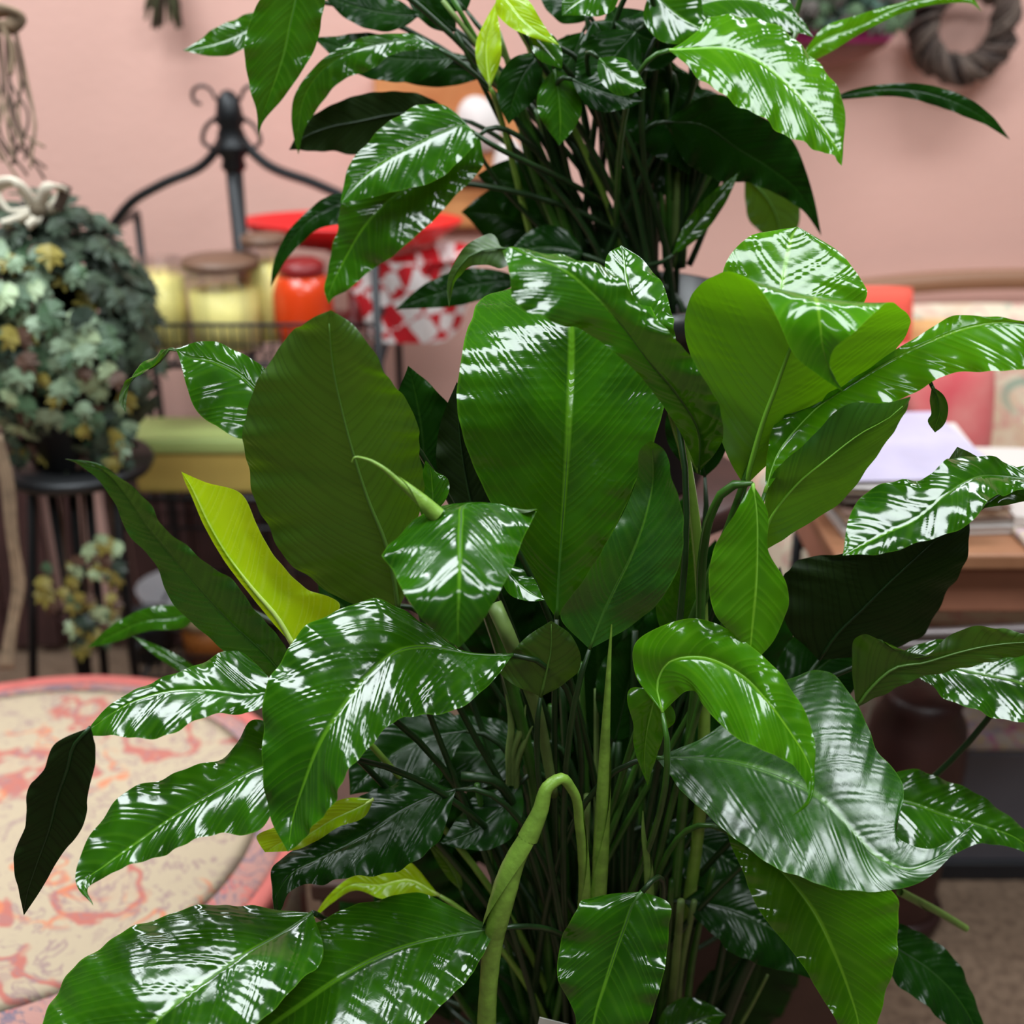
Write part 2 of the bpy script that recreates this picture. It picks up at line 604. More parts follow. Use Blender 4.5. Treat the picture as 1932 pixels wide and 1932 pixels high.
# large matte blade on the left, seen from beneath
leaf(P1, 'o', 0.97, -0.05, 0.05, [(752, 1150), (772, 1100, 745, 1098, 655, 1132, 0, 0, .01), (788, 1010, 725, 1020, 552, 1065, 0, .03, .01), (797, 920, 695, 945, 494, 972, 0, .035, .015),
    (793, 850, 668, 860, 465, 872, 0, .03, .02), (780, 780, 644, 768, 464, 778, 0, .025, .02), (738, 718, 629, 690, 503, 692, 0, .01, .02), (702, 660, 624, 632, 558, 618, .0, 0, .01), (660, 610, 622, 602, 592, 598), (625, 585)],
    bulge=-0.10, amp=0.0008, wav=0.0025, ribr=0.0024)
# light green pair upper right: one blade seen from beneath with its tip folded forward
leaf(P1, 'l', 1.00, -0.06, 0.0, [(1405, 918), (1450, 875, 1417, 870, 1378, 872), (1530, 800, 1440, 792, 1340, 772, 0, .02, .02), (1625, 722, 1463, 730, 1305, 682, 0, .03, .03), (1698, 650, 1483, 675, 1292, 612, 0, .03, .03),
    (1718, 606, 1508, 610, 1308, 552, .0, .02, .02), (1690, 574, 1530, 560, 1366, 514, -.01), (1655, 585, 1543, 575, 1440, 550, -.045), (1610, 628, 1548, 612, 1470, 610, -.055, -.01, -.01), (1572, 660, 1553, 655, 1500, 672, -.06), (1566, 700, 1565, 695, 1545, 708, -.06), (1592, 740, -.06)],
    bulge=-0.06, amp=0.0010, wav=0.0008, ribr=0.0026, skew=.7)
# rounded blade behind it
leaf(P1, 'l', 1.03, 0.30, 0.1, [(1466, 650), (1380, 572, 1472, 560, 1602, 592), (1364, 512, 1480, 505, 1634, 562), (1402, 456, 1489, 462, 1612, 512, .0), (1446, 434, 1497, 440, 1566, 458), (1505, 428)], amp=0.0014, bulge=.06)
# long light blade reaching right
leaf(P1, 'l', 0.97, 0.20, 0.35, [(1443, 930), (1448, 850, 1470, 852, 1484, 878), (1470, 790, 1530, 780, 1540, 834), (1560, 752, 1600, 728, 1640, 778), (1662, 678, 1680, 680, 1730, 738, -.01), (1733, 633, 1745, 648, 1800, 703, -.02),
    (1800, 597, 1818, 620, 1870, 702, -.03), (1880, 600, 1900, 606, 1935, 692, -.04), (1960, 612, 1980, 622, 2000, 660, -.05), (2050, 645, -.05)], amp=0.0009, bulge=.07, wav=0.003, skew=0.6)
# lower half of the pair, seen from beneath
leaf(P1, 'l', 0.985, -0.05, 0.0, [(1440, 1040), (1490, 1010, 1452, 980, 1446, 930), (1575, 955, 1500, 915, 1470, 880, 0, .02, -.01), (1638, 885, 1560, 865, 1535, 822, 0, .02, 0), (1690, 805, 1625, 815, 1600, 762, 0, .02, 0), (1716, 762, 1685, 780, 1675, 760, 0, .01, 0), (1718, 748)], bulge=-.05, amp=0.0012, wav=0.001)
# narrow light blade hanging below that crook
leaf(P1, 'l', 0.93, 0.10, 0.35, [(1420, 912), (1446, 958, 1427, 955, 1386, 968), (1450, 1040, 1430, 1040, 1346, 1040), (1482, 1098, 1427, 1110, 1337, 1098), (1485, 1150, 1421, 1170, 1350, 1160), (1456, 1215, 1416, 1220, 1386, 1202), (1414, 1257)],
    bulge=.12, wav=0.001, stalk=[(1400, 910, .935), (1368, 925, .94), (1342, 970, .95), (1328, 1030, .97), (1320, 1200, .99), (1290, 1500, 1.0), (1250, 1990, 1.02)], ry='l', rr=.0042)
# dark cupped blade right of centre
leaf(P1, 's', 0.93, 0.10, 0.0, [(1112, 1225), (1058, 1165, 1135, 1165, 1200, 1175, 0, 0, 0), (1095, 1105, 1160, 1110, 1258, 1115, 0, -.01, -.02), (1135, 1038, 1190, 1050, 1288, 1040, 0, -.01, -.03), (1175, 970, 1218, 972, 1286, 965, 0, 0, -.03),
    (1203, 895, 1232, 897, 1265, 888, 0, 0, -.02), (1207, 850, 1230, 852, 1252, 848, -.01), (1228, 831, -.02)], bulge=-.02, amp=0.0007, wav=0.001, ry='n')
# draped blade left of centre, tip towards the viewer
leaf(P1, 'n', 0.93, 0.30, 0.18, [(915, 960), (1004, 965, 900, 948, 840, 955, -.01), (1011, 963, 880, 950, 790, 980, -.02, .02, 0), (990, 1010, 870, 985, 726, 1038, -.04, .02, .01), (968, 1068, 868, 1055, 742, 1078, -.06, .02, .02), (935, 1130, 866, 1125, 775, 1140, -.06), (903, 1182, 864, 1180, 815, 1188, -.05), (866, 1222, -.04)],
    bulge=.08, amp=0.0008, wav=0.002)
sl(P1, 'n', 950, 1065, 1028, 1132, 26, 0.97, bend=-8, side=1, stalk=None, name='leaf')
# big glossy blade lower left
leaf(P1, 'n', 0.94, 0.30, 0.40, [(968, 1236), (925, 1288, 885, 1232, 850, 1222, -.01), (868, 1338, 820, 1220, 780, 1158, -.02), (788, 1348, 750, 1228, 690, 1134, -.03), (738, 1368, 704, 1266, 600, 1168, -.035), (682, 1424, 652, 1328, 532, 1240, -.04),
    (645, 1480, 608, 1395, 498, 1320, -.04), (610, 1540, 575, 1475, 497, 1440, -.03), (574, 1582, 552, 1548, 509, 1542, -.02), (543, 1607, -.02)], bulge=.10, amp=0.0010, wav=0.003, ribr=0.002)
# small folded blade beside its base
leaf(P1, 'o', 0.95, 0.0, 0.0, [(1020, 1315), (1075, 1285, 1030, 1270, 940, 1268), (1096, 1242, 1040, 1225, 960, 1240), (1078, 1200, 1040, 1190, 985, 1208), (1040, 1171)], bulge=-.1)
# lime blade with half in profile
leaf(P1, 'y', 0.97, -0.05, 0.0, [(556, 1222), (515, 1175, 526, 1170, 640, 1150, 0, 0, .03), (466, 1115, 476, 1110, 578, 1110, 0, 0, .03), (418, 1050, 427, 1045, 522, 1055, 0, 0, .03), (384, 990, 392, 985, 484, 990, 0, 0, .03), (362, 938, 368, 934, 445, 925, 0, 0, .025), (350, 912, 356, 910, 388, 910, 0, 0, .01), (342, 890)],
    amp=.0006, wav=0.0008, ribr=0.0030, bulge=-.08)
# long dark blade reaching left
leaf(P1, 's', 0.94, -0.05, 0.1, [(545, 1290), (475, 1262, 505, 1240, 540, 1225), (395, 1205, 430, 1170, 492, 1165), (320, 1128, 370, 1105, 440, 1098), (290, 1060, 320, 1045, 378, 1052), (238, 1000, 275, 990, 315, 1000), (216, 950, 238, 935, 283, 955), (178, 897, 200, 892, 235, 905), (145, 875, 165, 873, 182, 874), (122, 866)],
    bulge=.05, amp=0.0006, wav=0.0015, ry='n')
# blade with a twisted hanging tip
leaf(P1, 'n', 0.90, 0.28, 0.45, [(525, 1300), (492, 1337, 480, 1312, 470, 1238), (402, 1347, 392, 1303, 400, 1240), (332, 1382, 322, 1303, 330, 1272), (246, 1392, 236, 1330, 240, 1308), (190, 1388, 180, 1368, 176, 1362), (160, 1388, 160, 1383, 165, 1378)],
    bulge=.10, amp=0.0007)
leaf(P1, 'd', 0.85, -0.02, 0.0, [(170, 1372), (108, 1400, 142, 1402, 178, 1392), (84, 1450, 128, 1450, 179, 1440), (52, 1490, 110, 1500, 166, 1500), (50, 1550, 95, 1560, 158, 1555), (26, 1618, 70, 1630, 108, 1625), (35, 1680, 52, 1685, 78, 1678), (45, 1727)], bulge=-.05, stalk=None, wav=0.0015, name='leaf')
# blade below it
leaf(P1, 'n', 0.88, 0.30, 0.40, [(560, 1432), (502, 1556, 498, 1446, 497, 1358), (412, 1571, 412, 1490, 425, 1424), (332, 1602, 332, 1538, 325, 1461), (262, 1628, 256, 1592, 236, 1498), (206, 1650, 196, 1635, 168, 1578), (168, 1672, 160, 1662, 143, 1655), (176, 1709, -.01)], bulge=.12, amp=0.0006, wav=0.003)
# two broad blades at the bottom left
leaf(P1, 'n', 0.86, 0.42, 0.50, [(590, 1722), (610, 1790, 545, 1752, 500, 1714), (560, 1860, 465, 1798, 405, 1706, -.01), (480, 1935, 385, 1852, 290, 1734, -.01), (400, 2010, 300, 1920, 192, 1784, -.01), (300, 2070, 215, 2000, 112, 1862), (180, 2100, 140, 2080, 78, 1960), (80, 2110)], stalk=[(650, 1742, .98), (800, 1765, 1.03), (960, 1850, 1.04), (1060, 2000, 1.04)], bulge=.10, amp=0.0012, wav=0.002, ribr=.0022)
leaf(P1, 'n', 0.87, 0.38, 0.48, [(935, 1752), (905, 1815, 850, 1765, 800, 1688), (866, 1865, 750, 1790, 690, 1703), (800, 1930, 660, 1832, 595, 1740), (715, 2000, 570, 1892, 520, 1790), (600, 2060, 490, 1955, 440, 1880), (420, 2080)], bulge=.08, amp=0.0008, wav=0.002, ribr=.0022)
# nearly black glossy blade, shade put into its colour, tip hanging
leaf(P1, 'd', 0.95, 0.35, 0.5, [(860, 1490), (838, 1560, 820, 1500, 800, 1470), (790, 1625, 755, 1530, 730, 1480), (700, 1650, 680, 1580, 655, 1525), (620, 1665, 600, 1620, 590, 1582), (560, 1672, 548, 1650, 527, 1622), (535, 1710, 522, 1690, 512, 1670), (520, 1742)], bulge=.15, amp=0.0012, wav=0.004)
# lime slivers in the lower left
leaf(P1, 'y', 0.98, 0.2, 0.3, [(830, 1690), (775, 1692, 770, 1660, 762, 1620), (720, 1695, 715, 1670, 710, 1640), (672, 1680, 665, 1668, 660, 1656), (625, 1705, 620, 1700, 615, 1695), (588, 1738)], wav=.003)
leaf(P1, 'y', 0.93, 0.2, 0.3, [(705, 1508), (690, 1538, 680, 1522, 660, 1505), (640, 1560, 630, 1545, 600, 1530), (590, 1590, 570, 1580, 520, 1560), (550, 1605, 530, 1590, 482, 1582), (500, 1608)], wav=.003, stalk=None)
# blade hanging at the lower centre
leaf(P1, 'n', 0.87, 0.22, 0.40, [(1212, 1682), (1258, 1700, 1195, 1705, 1120, 1692), (1262, 1750, 1180, 1745, 1085, 1720, 0, 0, -.01), (1256, 1815, 1160, 1800, 1056, 1790), (1242, 1872, 1140, 1860, 1054, 1850), (1225, 1930, 1122, 1915, 1085, 1915), (1190, 1985, 1112, 1985, 1085, 1975), (1110, 2040)], bulge=.12, amp=0.0008, wav=0.004, ribr=.0024)
# folded light blade, right, tip curling to a thread
leaf(P1, 'l', 0.90, 0.25, 0.30, [(1250, 1345), (1200, 1275, 1240, 1290, 1275, 1320), (1198, 1215, 1262, 1250, 1300, 1302, -.01), (1275, 1172, 1325, 1240, 1330, 1335, -.02), (1350, 1176, 1395, 1270, 1380, 1385, -.03), (1440, 1240, 1450, 1325, 1430, 1412, -.04), (1495, 1300, 1490, 1380, 1478, 1432, -.04), (1530, 1370, 1518, 1425, 1505, 1455, -.04), (1537, 1445, 1532, 1465, 1524, 1485, -.04), (1528, 1515, 1524, 1518, 1518, 1515, -.04), (1493, 1541, -.035)], bulge=.12, amp=0.0008, wav=0.002)
leaf(P1, 'l', 0.93, 0.05, 0.0, [(1240, 1300), (1268, 1335, 1235, 1320, 1200, 1300), (1250, 1390, 1220, 1385, 1195, 1370), (1235, 1440, 1216, 1440, 1200, 1425), (1222, 1482)], bulge=.15)
# big rolling blade at right
leaf(P1, 's', 0.93, 0.30, 0.42, [(1238, 1430), (1330, 1388, 1322, 1430, 1290, 1495), (1478, 1284, 1425, 1448, 1370, 1568, -.01), (1560, 1268, 1505, 1480, 1440, 1622, -.02), (1628, 1345, 1565, 1520, 1520, 1660, -.03), (1655, 1420, 1615, 1575, 1590, 1678, -.035), (1705, 1485, 1660, 1620, 1665, 1682, -.04), (1690, 1572, 1710, 1640, 1740, 1662, -.045), (1745, 1602, 1758, 1625, 1785, 1625, -.045), (1800, 1580, 1803, 1588, 1812, 1590, -.04), (1838, 1553, -.04)], bulge=.10, amp=0.0006, wav=0.002, ribr=.0024)
# glossy blade behind it
leaf(P1, 'n', 0.98, 0.30, 0.45, [(1600, 1520), (1700, 1455, 1700, 1510, 1690, 1600), (1785, 1470, 1790, 1540, 1770, 1622), (1860, 1510, 1860, 1560, 1850, 1592), (1920, 1550, 1915, 1580, 1905, 1598), (1985, 1640)], bulge=.14, amp=0.0012)
# bright blade hanging at the lower right
leaf(P1, 'l', 0.93, 0.22, 0.35, [(1372, 1570), (1480, 1590, 1420, 1600, 1378, 1592), (1600, 1640, 1480, 1650, 1402, 1645), (1690, 1690, 1535, 1720, 1435, 1722), (1694, 1770, 1570, 1790, 1500, 1802), (1680, 1850, 1600, 1865, 1550, 1880), (1655, 1930, 1620, 1935, 1582, 1935), (1610, 2020)], bulge=.10, amp=0.0010, wav=0.003, ribr=.002)
# darker ones beneath it
sl(P1, 'd', 1290, 1700, 1560, 1860, 75, 1.0, g=.3, t=.5, bend=40)
leaf(P1, 'd', 0.99, .30, .45, [(1610, 1720), (1690, 1742, 1680, 1780, 1670, 1830), (1765, 1775, 1755, 1830, 1735, 1890), (1820, 1840, 1805, 1880, 1790, 1935), (1852, 1920, 1840, 1940, 1825, 1980), (1858, 2010)], bulge=.1, amp=.0016)
# right edge blades
leaf(P1, 'o', 0.97, .0, .0, [(1615, 1335), (1660, 1315, 1640, 1300, 1607, 1260), (1720, 1282, 1690, 1258, 1622, 1196), (1790, 1270, 1740, 1250, 1665, 1208), (1850, 1250, 1800, 1232, 1720, 1240), (1930, 1240, 1880, 1215, 1835, 1182), (2010, 1220, 1980, 1210, 1940, 1198), (2060, 1215)], bulge=-.05)
leaf(P1, 'n', 1.0, .35, .5, [(1660, 1250), (1740, 1215, 1745, 1250, 1740, 1285), (1830, 1200, 1835, 1268, 1810, 1330), (1930, 1215, 1930, 1290, 1910, 1360), (2010, 1280, 2010, 1330, 1990, 1380), (2080, 1390)], bulge=.1, amp=.0016)
# broad blade at right, its shade put into the dark colour
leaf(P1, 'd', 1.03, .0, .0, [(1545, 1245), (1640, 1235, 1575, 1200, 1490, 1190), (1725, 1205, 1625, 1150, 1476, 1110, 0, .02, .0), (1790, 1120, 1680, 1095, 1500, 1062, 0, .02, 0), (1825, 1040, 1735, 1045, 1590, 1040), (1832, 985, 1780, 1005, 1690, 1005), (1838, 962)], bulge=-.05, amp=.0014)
# glossy wavy blade above it
leaf(P1, 'n', 0.99, .30, .45, [(1980, 912), (1935, 922, 1890, 898, 1900, 873), (1870, 940, 1830, 905, 1800, 862, -.02), (1830, 985, 1775, 940, 1745, 900, -.03), (1760, 1018, 1720, 985, 1690, 910, -.03), (1700, 1035, 1675, 1005, 1640, 922, -.03), (1650, 1045, 1635, 1025, 1603, 975, -.03), (1590, 1048, -.03)], bulge=.12, amp=.0014, wav=.003, stalk=[(2000, 1000, 1.02), (1900, 1300, 1.03), (1500, 1700, 1.04), (1250, 2000, 1.04)])
leaf(P1, 'n', 1.01, .2, .3, [(1850, 905), (1850, 868, 1825, 885, 1800, 905), (1830, 855, 1805, 865, 1782, 882), (1806, 843)], bulge=.1, stalk=[(1785, 958, 1.06), (1660, 1100, 1.09), (1450, 1350, 1.10), (1250, 2000, 1.05)])
leaf(P1, 'n', 1.00, .1, .3, [(1850, 960), (1900, 890, 1905, 920, 1910, 950), (1990, 880, 1990, 910, 1990, 930), (2060, 900)], bulge=.1, stalk=None)
# small curled tip hanging beside the cushion
leaf(P1, 'n', 1.0, .0, .0, [(1758, 728), (1780, 745, 1768, 748, 1755, 752), (1788, 775, 1773, 778, 1757, 780), (1778, 806, 1765, 806, 1752, 800), (1764, 816)], bulge=.3, rr=.002, stalk=[(1748, 700, 1.02), (1600, 800, 1.04), (1420, 1000, 1.05), (1280, 1400, 1.05), (1220, 1990, 1.04)])
# left: grey-green blade folding over
leaf(P1, 'n', 1.00, .15, .25, [(540, 730), (478, 822, 500, 745, 505, 700), (405, 802, 450, 705, 452, 664), (362, 760, 395, 680, 402, 645), (345, 700, 352, 672, 362, 648), (334, 664, 334, 660, 336, 656),
    (275, 700, 290, 690, 305, 664, .02), (236, 725, 250, 712, 262, 690, .03), (225, 760, 232, 756, 240, 745, .03), (237, 778, .03)], bulge=.08, amp=.0006)
leaf(P1, 'n', 1.25, .1, .3, [(380, 1150), (350, 1182, 340, 1165, 330, 1142), (280, 1190, 275, 1172, 268, 1150), (215, 1212, 210, 1200, 205, 1185), (165, 1222)], bulge=.1)
# dark blades behind the middle, many of them filler to blacken the gaps
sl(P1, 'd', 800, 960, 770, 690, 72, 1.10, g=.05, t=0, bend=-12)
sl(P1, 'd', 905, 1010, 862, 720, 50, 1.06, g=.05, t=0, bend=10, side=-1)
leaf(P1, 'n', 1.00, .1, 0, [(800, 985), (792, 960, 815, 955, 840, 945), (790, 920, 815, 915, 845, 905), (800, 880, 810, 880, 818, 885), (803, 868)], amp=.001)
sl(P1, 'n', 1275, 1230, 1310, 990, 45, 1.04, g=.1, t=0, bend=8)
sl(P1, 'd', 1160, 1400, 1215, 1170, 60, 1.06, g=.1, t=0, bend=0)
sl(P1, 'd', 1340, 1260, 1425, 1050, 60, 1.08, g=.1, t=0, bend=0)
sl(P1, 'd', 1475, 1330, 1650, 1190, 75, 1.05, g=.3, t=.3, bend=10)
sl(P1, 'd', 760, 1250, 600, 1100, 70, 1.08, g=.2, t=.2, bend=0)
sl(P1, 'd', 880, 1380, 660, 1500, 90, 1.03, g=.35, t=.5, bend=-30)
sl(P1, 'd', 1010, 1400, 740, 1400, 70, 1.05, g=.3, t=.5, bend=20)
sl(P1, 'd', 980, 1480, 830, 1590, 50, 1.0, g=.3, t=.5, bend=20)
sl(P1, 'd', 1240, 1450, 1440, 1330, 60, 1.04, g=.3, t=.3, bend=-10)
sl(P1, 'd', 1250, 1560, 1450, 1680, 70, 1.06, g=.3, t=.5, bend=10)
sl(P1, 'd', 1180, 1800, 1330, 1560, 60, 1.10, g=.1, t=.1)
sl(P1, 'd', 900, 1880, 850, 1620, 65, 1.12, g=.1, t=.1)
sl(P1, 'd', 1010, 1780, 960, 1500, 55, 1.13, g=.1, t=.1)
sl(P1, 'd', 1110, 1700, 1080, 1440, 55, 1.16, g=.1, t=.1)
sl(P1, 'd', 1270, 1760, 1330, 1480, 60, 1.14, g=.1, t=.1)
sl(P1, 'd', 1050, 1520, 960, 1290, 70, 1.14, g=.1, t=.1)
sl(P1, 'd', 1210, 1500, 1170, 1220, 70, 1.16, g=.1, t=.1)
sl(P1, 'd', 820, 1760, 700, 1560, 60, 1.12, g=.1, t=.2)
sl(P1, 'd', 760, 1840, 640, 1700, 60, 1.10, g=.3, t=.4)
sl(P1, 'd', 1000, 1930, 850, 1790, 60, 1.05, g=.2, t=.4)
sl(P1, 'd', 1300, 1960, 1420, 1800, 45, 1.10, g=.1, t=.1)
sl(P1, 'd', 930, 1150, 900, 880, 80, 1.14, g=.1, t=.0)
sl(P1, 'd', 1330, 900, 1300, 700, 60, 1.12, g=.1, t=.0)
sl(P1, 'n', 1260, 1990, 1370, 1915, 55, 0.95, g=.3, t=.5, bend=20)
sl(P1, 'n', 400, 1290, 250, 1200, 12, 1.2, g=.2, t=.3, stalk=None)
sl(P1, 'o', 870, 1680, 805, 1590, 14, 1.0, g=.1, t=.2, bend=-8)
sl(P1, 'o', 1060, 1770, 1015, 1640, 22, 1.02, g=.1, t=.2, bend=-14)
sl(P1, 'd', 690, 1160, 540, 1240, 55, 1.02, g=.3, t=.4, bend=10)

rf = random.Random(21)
for k in range(34):  # filler blades added so the inside of the clump goes dark
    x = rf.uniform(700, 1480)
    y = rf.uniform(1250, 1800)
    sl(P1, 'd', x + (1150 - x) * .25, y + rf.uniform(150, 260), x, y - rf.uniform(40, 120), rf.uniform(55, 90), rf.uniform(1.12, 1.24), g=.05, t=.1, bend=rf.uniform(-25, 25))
for k in range(26):  # more added filler, darkens the gaps higher up between the stems
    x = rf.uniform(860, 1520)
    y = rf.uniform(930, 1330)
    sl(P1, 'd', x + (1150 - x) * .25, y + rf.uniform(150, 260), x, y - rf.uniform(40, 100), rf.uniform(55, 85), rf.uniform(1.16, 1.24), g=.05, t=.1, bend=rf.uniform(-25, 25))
# furled young leaves
def furl(pts, rads, mat, name='furled_leaf', label=None, twist=3.2):
    q = smooth_path([aty(*p) for p in pts], 7)
    n = len(q)
    par = np.linspace(0, 1, len(rads))
    rr_ = np.interp(np.linspace(0, 1, n), par, rads)
    seg = 14
    mb = MB()
    for i, p in enumerate(q):
        a = q[max(0, i - 1)]
        b = q[min(n - 1, i + 1)]
        t = (b - a).normalized()
        u = t.cross(Vector((0.1, 1, 0.05))).normalized()
        w = t.cross(u)
        for j in range(seg + 4):
            an = 2 * math.pi * j / seg + twist * i / n * 2
            r = rr_[i] * (1.0 - 0.30 * (j / (seg + 4)))
            mb.v.append(p + (u * math.cos(an) + w * math.sin(an)) * r)
    s = seg + 4
    for i in range(n - 1):
        for j in range(s - 1):
            a = i * s + j
            mb.f.append([a, a + 1, a + 1 + s, a + s])
    me = bpy.data.meshes.new(name)
    off = root1.location
    me.from_pydata([tuple(v - off) for v in mb.v], [], mb.f)
    me.materials.append(mat)
    me.polygons.foreach_set('use_smooth', [True] * len(me.polygons))
    o = bpy.data.objects.new(name, me)
    COL.objects.link(o)
    o.parent = root1
    if label:
        o['label'] = label
    return o


FURL = pmat('furled_lime', (0.21, 0.38, 0.045, 1), 0.38, noise=0.35, nscale=60, bump=.1, bscale=120)
FURL_G = pmat('furled_green', (0.16, 0.28, 0.05, 1), 0.4, noise=0.35, nscale=60)
furl([(1128, 1715, .93), (1133, 1600, .93), (1140, 1450, .93), (1146, 1320, .93), (1150, 1240, .93), (1154, 1178, .93)], [.0085, .0088, .0075, .0055, .003, .0006], FURL, label='tall pale furled spike')
furl([(1225, 1700, .92), (1222, 1630, .92), (1214, 1570, .92), (1213, 1530, .92)], [.0055, .005, .003, .0005], FURL_G)
furl([(826, 972, .90), (790, 940, .90), (750, 906, .90), (715, 878, .90), (690, 866, .90), (668, 864, .90), (664, 872, .90)], [.0075, .0065, .005, .0032, .0022, .0015, .0007], FURL, label='pale furled tip hooked at its end')
furl([(1098, 1760, .93), (1102, 1660, .92), (1094, 1560, .91), (1080, 1490, .90), (1058, 1468, .895), (1035, 1482, .89), (1018, 1530, .885), (995, 1580, .88)], [.0075, .0070, .0062, .0055, .0050, .0052, .0070, .0100], FURL, name='stalk')
furl([(1022, 1520, .885), (1000, 1570, .88), (970, 1630, .875), (948, 1700, .87), (930, 1770, .87), (922, 1840, .87), (918, 1900, .87), (916, 1990, .87)], [.005, .0095, .0125, .0122, .0105, .0095, .0098, .0105], FURL, label='nodding lime leaf still rolled up')
furl([(1698, 1682, 1.0), (1760, 1715, 1.02), (1822, 1752, 1.04)], [.005, .0048, .004], FURL_G, name='stalk')
# extra stalks standing in the clump
def stalk_px(pts, r, mat):
    q = smooth_path([aty(*p) for p in pts], 5)
    n = len(q)
    kid(MB().tube(q, [r * (1.25 - .5 * i / n) for i in range(n)], 8), 'stalk', mat, root1, root1)


ST_PALE = pmat('stalk_pale', (0.16, 0.25, 0.06, 1), 0.45, noise=0.4, nscale=30)
rs = random.Random(3)
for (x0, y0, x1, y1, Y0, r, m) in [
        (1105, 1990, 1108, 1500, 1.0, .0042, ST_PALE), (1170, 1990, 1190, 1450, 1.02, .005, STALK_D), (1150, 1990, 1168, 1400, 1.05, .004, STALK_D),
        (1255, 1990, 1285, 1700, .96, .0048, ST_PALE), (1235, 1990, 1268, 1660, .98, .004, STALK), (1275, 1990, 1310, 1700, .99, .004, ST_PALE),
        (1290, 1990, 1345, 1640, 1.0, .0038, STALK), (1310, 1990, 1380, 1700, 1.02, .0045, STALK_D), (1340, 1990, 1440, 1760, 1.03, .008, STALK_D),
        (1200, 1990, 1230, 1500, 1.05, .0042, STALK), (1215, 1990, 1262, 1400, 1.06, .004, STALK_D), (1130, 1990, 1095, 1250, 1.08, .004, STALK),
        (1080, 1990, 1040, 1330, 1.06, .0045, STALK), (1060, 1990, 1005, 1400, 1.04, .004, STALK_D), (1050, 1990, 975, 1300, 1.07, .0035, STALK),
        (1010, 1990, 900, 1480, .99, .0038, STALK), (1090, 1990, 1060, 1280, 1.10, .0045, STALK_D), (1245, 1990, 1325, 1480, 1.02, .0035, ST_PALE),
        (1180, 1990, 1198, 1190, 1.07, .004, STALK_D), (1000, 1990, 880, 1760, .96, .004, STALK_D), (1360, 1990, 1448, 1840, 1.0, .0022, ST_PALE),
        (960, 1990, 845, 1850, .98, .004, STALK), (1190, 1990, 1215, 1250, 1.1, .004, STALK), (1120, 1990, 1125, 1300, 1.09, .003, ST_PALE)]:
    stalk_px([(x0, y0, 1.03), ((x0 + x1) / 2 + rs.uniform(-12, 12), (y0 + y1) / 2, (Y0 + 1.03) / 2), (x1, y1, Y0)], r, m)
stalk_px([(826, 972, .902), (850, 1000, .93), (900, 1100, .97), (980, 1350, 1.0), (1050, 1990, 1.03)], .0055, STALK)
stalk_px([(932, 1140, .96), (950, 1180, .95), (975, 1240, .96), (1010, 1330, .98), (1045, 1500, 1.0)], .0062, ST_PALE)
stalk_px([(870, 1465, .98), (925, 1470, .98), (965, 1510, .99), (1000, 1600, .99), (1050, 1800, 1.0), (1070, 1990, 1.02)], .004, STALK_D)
for (x0, y0, x1, y1, x2, y2) in [(960, 1420, 965, 1370, 955, 1310), (968, 1420, 985, 1370, 992, 1330), (975, 1440, 990, 1400, 1005, 1370)]:
    furl([(x0, y0 + 60, 1.0), (x0, y0, 1.0), (x1, y1, 1.0), (x2, y2, 1.0)], [.003, .0042, .004, .0006], ST_PALE)

# grower's pot below the frame, soil, price tag
POTM = pmat('pot_black', (0.012, 0.012, 0.013, 1), 0.35)
SOIL = pmat('soil', (0.02, 0.013, 0.008, 1), 0.95, noise=.5, nscale=80, bump=.8, bscale=120)
px_, py_ = PC.x, PC.y
MB().lathe((px_, py_, 0), [(0.0, 0), (.11, 0), (.12, .01), (.150, .33), (.157, .335), (.157, .36), (.148, .36), (.143, .33), (.10, .325)], 40).build('pot', POTM, root1)
MB().lathe((px_, py_, 0), [(0.143, .325), (.09, .335), (0, .34)], 40).build('soil', SOIL, root1)
tg = MB()
a, b, c = aty(1018, 1920, .86), aty(1085, 1937, .86), aty(1072, 1995, .86)
dd = a + (c - b)
off = Vector((0, .0012, 0))
tg.v = [a, b, c, dd, a + off, b + off, c + off, dd + off]
tg.f = [[0, 3, 2, 1], [4, 5, 6, 7], [0, 1, 5, 4], [1, 2, 6, 5], [2, 3, 7, 6], [3, 0, 4, 7]]
tag(tg.build('price_tag', pmat('tag_white', lin(225, 225, 220), .5), None, smooth=False), 'white card tag with its corner just visible at the bottom edge among the stalks', 'tag')

# ================================================================== REAR PEACE LILY
UC = Vector((0.150, 1.45, 1.13))
root2 = empty('peace_lily', (0.150, 1.45, 0.92), 'second peace lily raised on a pedestal behind and above the front one', 'plant', 'peace lilies')
P2 = (root2, UC, 0.07)
leaf(P2, 'n', 1.33, .02, 0.1, [(560, -60), (608, -20, 560, -15, 500, -10), (606, 40, 548, 45, 468, 50), (590, 100, 535, 105, 462, 112), (560, 150, 520, 150, 470, 160), (530, 190, 505, 190, 483, 205), (492, 240, 489, 242, 487, 245), (490, 272)], bulge=.12, amp=.0010)
leaf(P2, 'n', 1.36, .0, .25, [(828, 92), (800, 92, 795, 78, 790, 68), (745, 102, 720, 82, 700, 68), (700, 130, 660, 98, 640, 90), (650, 150, 610, 130, 590, 130), (605, 195, 575, 180, 556, 180), (575, 245, 563, 238, 550, 235), (563, 292)], bulge=.10, amp=.0010)
leaf(P2, 'd', 1.40, .0, -.1, [(870, 225), (820, 190, 820, 215, 815, 240), (740, 171, 745, 215, 735, 255), (670, 182, 680, 228, 680, 290), (610, 205, 620, 240, 620, 286), (572, 235, 580, 255, 580, 284), (545, 283)], bulge=.03, amp=.0008)
